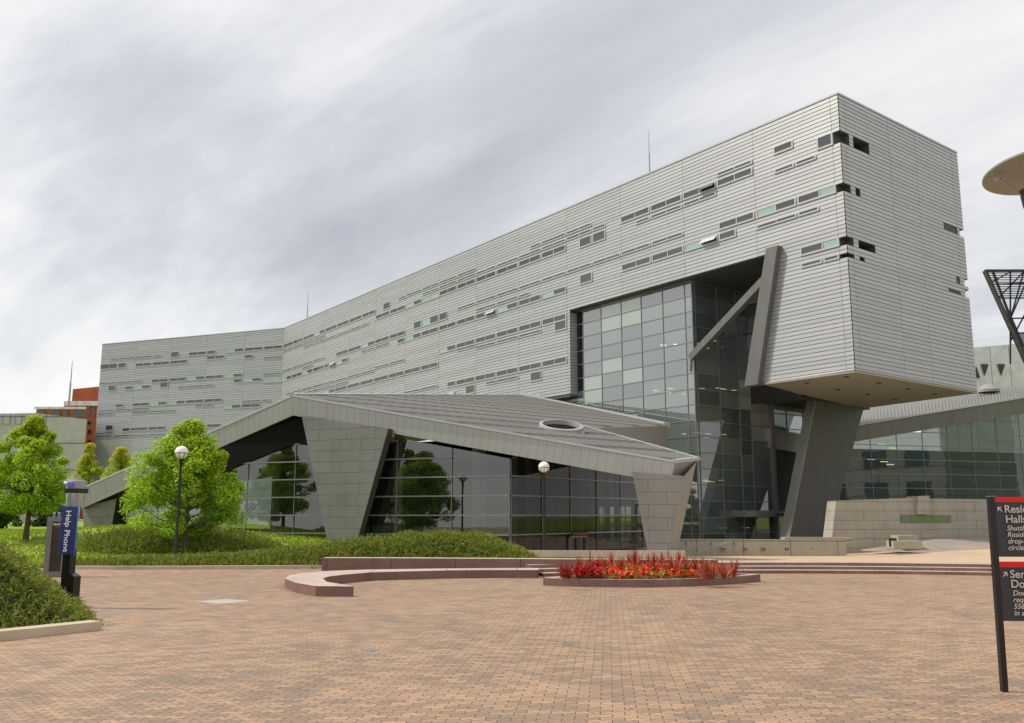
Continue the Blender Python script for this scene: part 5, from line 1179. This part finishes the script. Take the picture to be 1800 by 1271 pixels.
# ------------------------------------------------------------------ trees
def tree(name,label,base,H,crown,nb,nl,ls,seed,mats=('leaf','leaf_tip'),tipf=.25,trunk_r=.09,group=None,crown_z0=.6,shape=1.):
    """crown=(rx,ry,rz,cz): ellipsoid; leaf clumps at branch ends"""
    r=np.random.default_rng(seed); rx,ry,rz,cz=crown; o=empty(name,tuple(base),label,'tree',group); at=At(o); base=A3(*base)
    tk=MB(); pts=[base,base+A3(.02,.0,crown_z0*.6),base+A3(.05,.02,crown_z0+.2),base+A3(.03,.05,cz),base+A3(0,0,cz+rz*.6)]
    tk.tube(pts,[trunk_r*1.35,trunk_r,trunk_r*.9,trunk_r*.55,trunk_r*.15],9)
    C=[]
    for i in range(nb):
        while True:
            p=r.uniform(-1,1,3); q=np.linalg.norm(p)
            if .25<q<1: break
        z=r.uniform(-1,1)**1; z=z if z<.7 or r.random()<.6 else r.uniform(-1,.7)
        t_=(z+.45)/1.46; wz=(1-t_**1.55)**.78 if z>-.45 else math.sqrt(max(0,1-((z+.45)/.62)**2)); a_=r.uniform(0,6.283); q_=r.uniform(0,1)**.42*(.84+.16*math.sin(3*a_+seed)+.1*math.sin(5*a_+z*4))
        C.append(A3(math.cos(a_)*q_*rx*wz,math.sin(a_)*q_*ry*wz,cz+z*rz))
    C=np.array(C)
    for i in range(0,nb,2):
        c=C[i]; z0=max(crown_z0,min(cz,c[2]-.5*np.hypot(c[0],c[1]))); a=base+A3(.04,.02,z0); b=base+c; mid=a+(b-a)*.5+A3(0,0,-.12*np.linalg.norm(b-a)+.1)
        tk.tube([a,mid,b],[trunk_r*.35,trunk_r*.22,.008],5)
    at(tk,'trunk','bark')
    per=nl//nb; V=[];mi=[]
    for i in range(nb):
        c=C[i]; rad=r.uniform(.13,.30)*min(rx,rz)*(1.75 if rx<1.3 else 1)*(1.0-.25*max(0,(c[2]-cz)/rz))
        P=r.normal(size=(per,3)); P/=np.linalg.norm(P,axis=1)[:,None]; P*= (r.uniform(.35,1.12,per)**.6)[:,None]*rad; P[:,2]*=.75; P+=c
        nrm=P-c; nrm/=np.linalg.norm(nrm,axis=1)[:,None]+1e-6; nrm=nrm*.5+A3(0,0,.55)+r.normal(size=(per,3))*.5; nrm/=np.linalg.norm(nrm,axis=1)[:,None]
        u=np.cross(nrm,r.normal(size=(per,3))); u/=np.linalg.norm(u,axis=1)[:,None]; v=np.cross(nrm,u); s=ls*r.uniform(.6,1.25,per)[:,None]
        V.append(np.stack([P-u*s,P-v*s*.55,P+u*s,P+v*s*.55],1))
        out=(c[2]-cz)/rz*.6+np.linalg.norm(c[:2])/rx*.25
        mi.append((r.random(per)<tipf*max(.05,out+.35)*((P[:,2]-c[2])/rad+.9)).astype(int))
    V=np.concatenate(V,0).reshape(-1,3); Fq=np.arange(len(V)).reshape(-1,4)
    npmesh('crown',V,Fq,list(mats),o,np.concatenate(mi))
    return o
b2=atY(322,975,34.5); b2[2]=gz(b2[0],34.5)
tree('maple_tree','full round light green maple behind the left post lamp',b2,5,(2.2,2.1,2.0,2.85),120,46000,.060,21,crown_z0=.9,tipf=.2)
b1=atY(43,972,38.5); b1[2]=gz(b1[0],38.5)-.05
tree('maple_tree','darker green maple with an orange tinted top near the left edge',b1,5.4,(2.1,2.1,1.8,3.2),105,38000,.062,22,crown_z0=1.3,tipf=.4,trunk_r=.1)
b3=atY(150,905,62); b3[2]=.6
tree('young_tree','small yellow green tree showing between the left maple and the building',b3,5,(1.0,1.0,1.9,3.7),40,9000,.07,23,tipf=1.1,trunk_r=.07)
b4=atY(206,905,66); b4[2]=.6
tree('young_tree','small yellow green tree peeping over the left end of the folded roof',b4,5,(1.0,1.0,1.6,4.2),40,9000,.07,24,tipf=1.1,trunk_r=.07)
for i,(x,Y,h,lab) in enumerate(((-26,64,3.6,'dense green bush low at the left edge beyond the lawn'),(68,80,4.4,'dark green tree far behind the help phone'))):
    bb=atY(x,912,Y); bb[2]=.4
    tree('background_tree',lab,bb,h,(h*.75,h*.7,h*.5,h*.55),50,12000,.11,30+i,('leaf_dark','leaf'),.5,trunk_r=.12,crown_z0=.4)
for i,(x,y,h,lab) in enumerate(((50,51,6.5,'unseen leafy tree added for the hall glass reflections, nearest the side hall'),(58,40,7.5,'unseen tall leafy tree added for the hall glass reflections, by the tan building'),(64,56,6.8,'unseen leafy tree added for the hall glass reflections, by the grey building'),(-33,19,7.2,'tall leafy tree left of the plaza, mirrored in the pavilion glass'),(-27,9,6.8,'broad leafy tree left of the plaza, nearest the viewer'),(-44,30,6.0,'small tree out on the left lawn'),(-50,22,6.5,'further tree on the left lawn'))):  # first three trees are added, to bring green into the hall reflections
    tree('lawn_tree',lab,A3(x,y,0),h,(h*.36,h*.36,h*.38,h*.6),60,14000,.10,50+i,('leaf_dark','leaf'),.6,trunk_r=.15,crown_z0=h*.25)
# small reeds of lawn in front of the near field
def tufts():
    r=np.random.default_rng(9); k=26000; x=r.uniform(-34,-6,k); y=28.9+r.random(k)**1.4*32; 
    z=np.array([gz(a,b) for a,b in zip(x,y)]); P=np.stack([x,y,z],1); a=r.uniform(0,6.28,k); w_=.02+.0008*y; h=.05+.0012*y
    s=np.stack([np.cos(a),np.sin(a),np.zeros(k)],1)*w_[:,None]; t=np.stack([r.normal(size=k)*.02,r.normal(size=k)*.02,h],1)
    V=np.stack([P-s,P+s,P+t+s*.2,P+t-s*.2],1).reshape(-1,3)
    M['blade']=leafmat('grass_blade',((.17,.27,.016),(.28,.38,.025),(.40,.48,.05)),.4)
    o=npmesh('grass_tufts',V,np.arange(len(V)).reshape(-1,4),['blade']); tag(o,'short bright lawn grass behind the juniper beds','grass',None,'stuff')
tufts()
print('OBJECTS',len(D.objects))
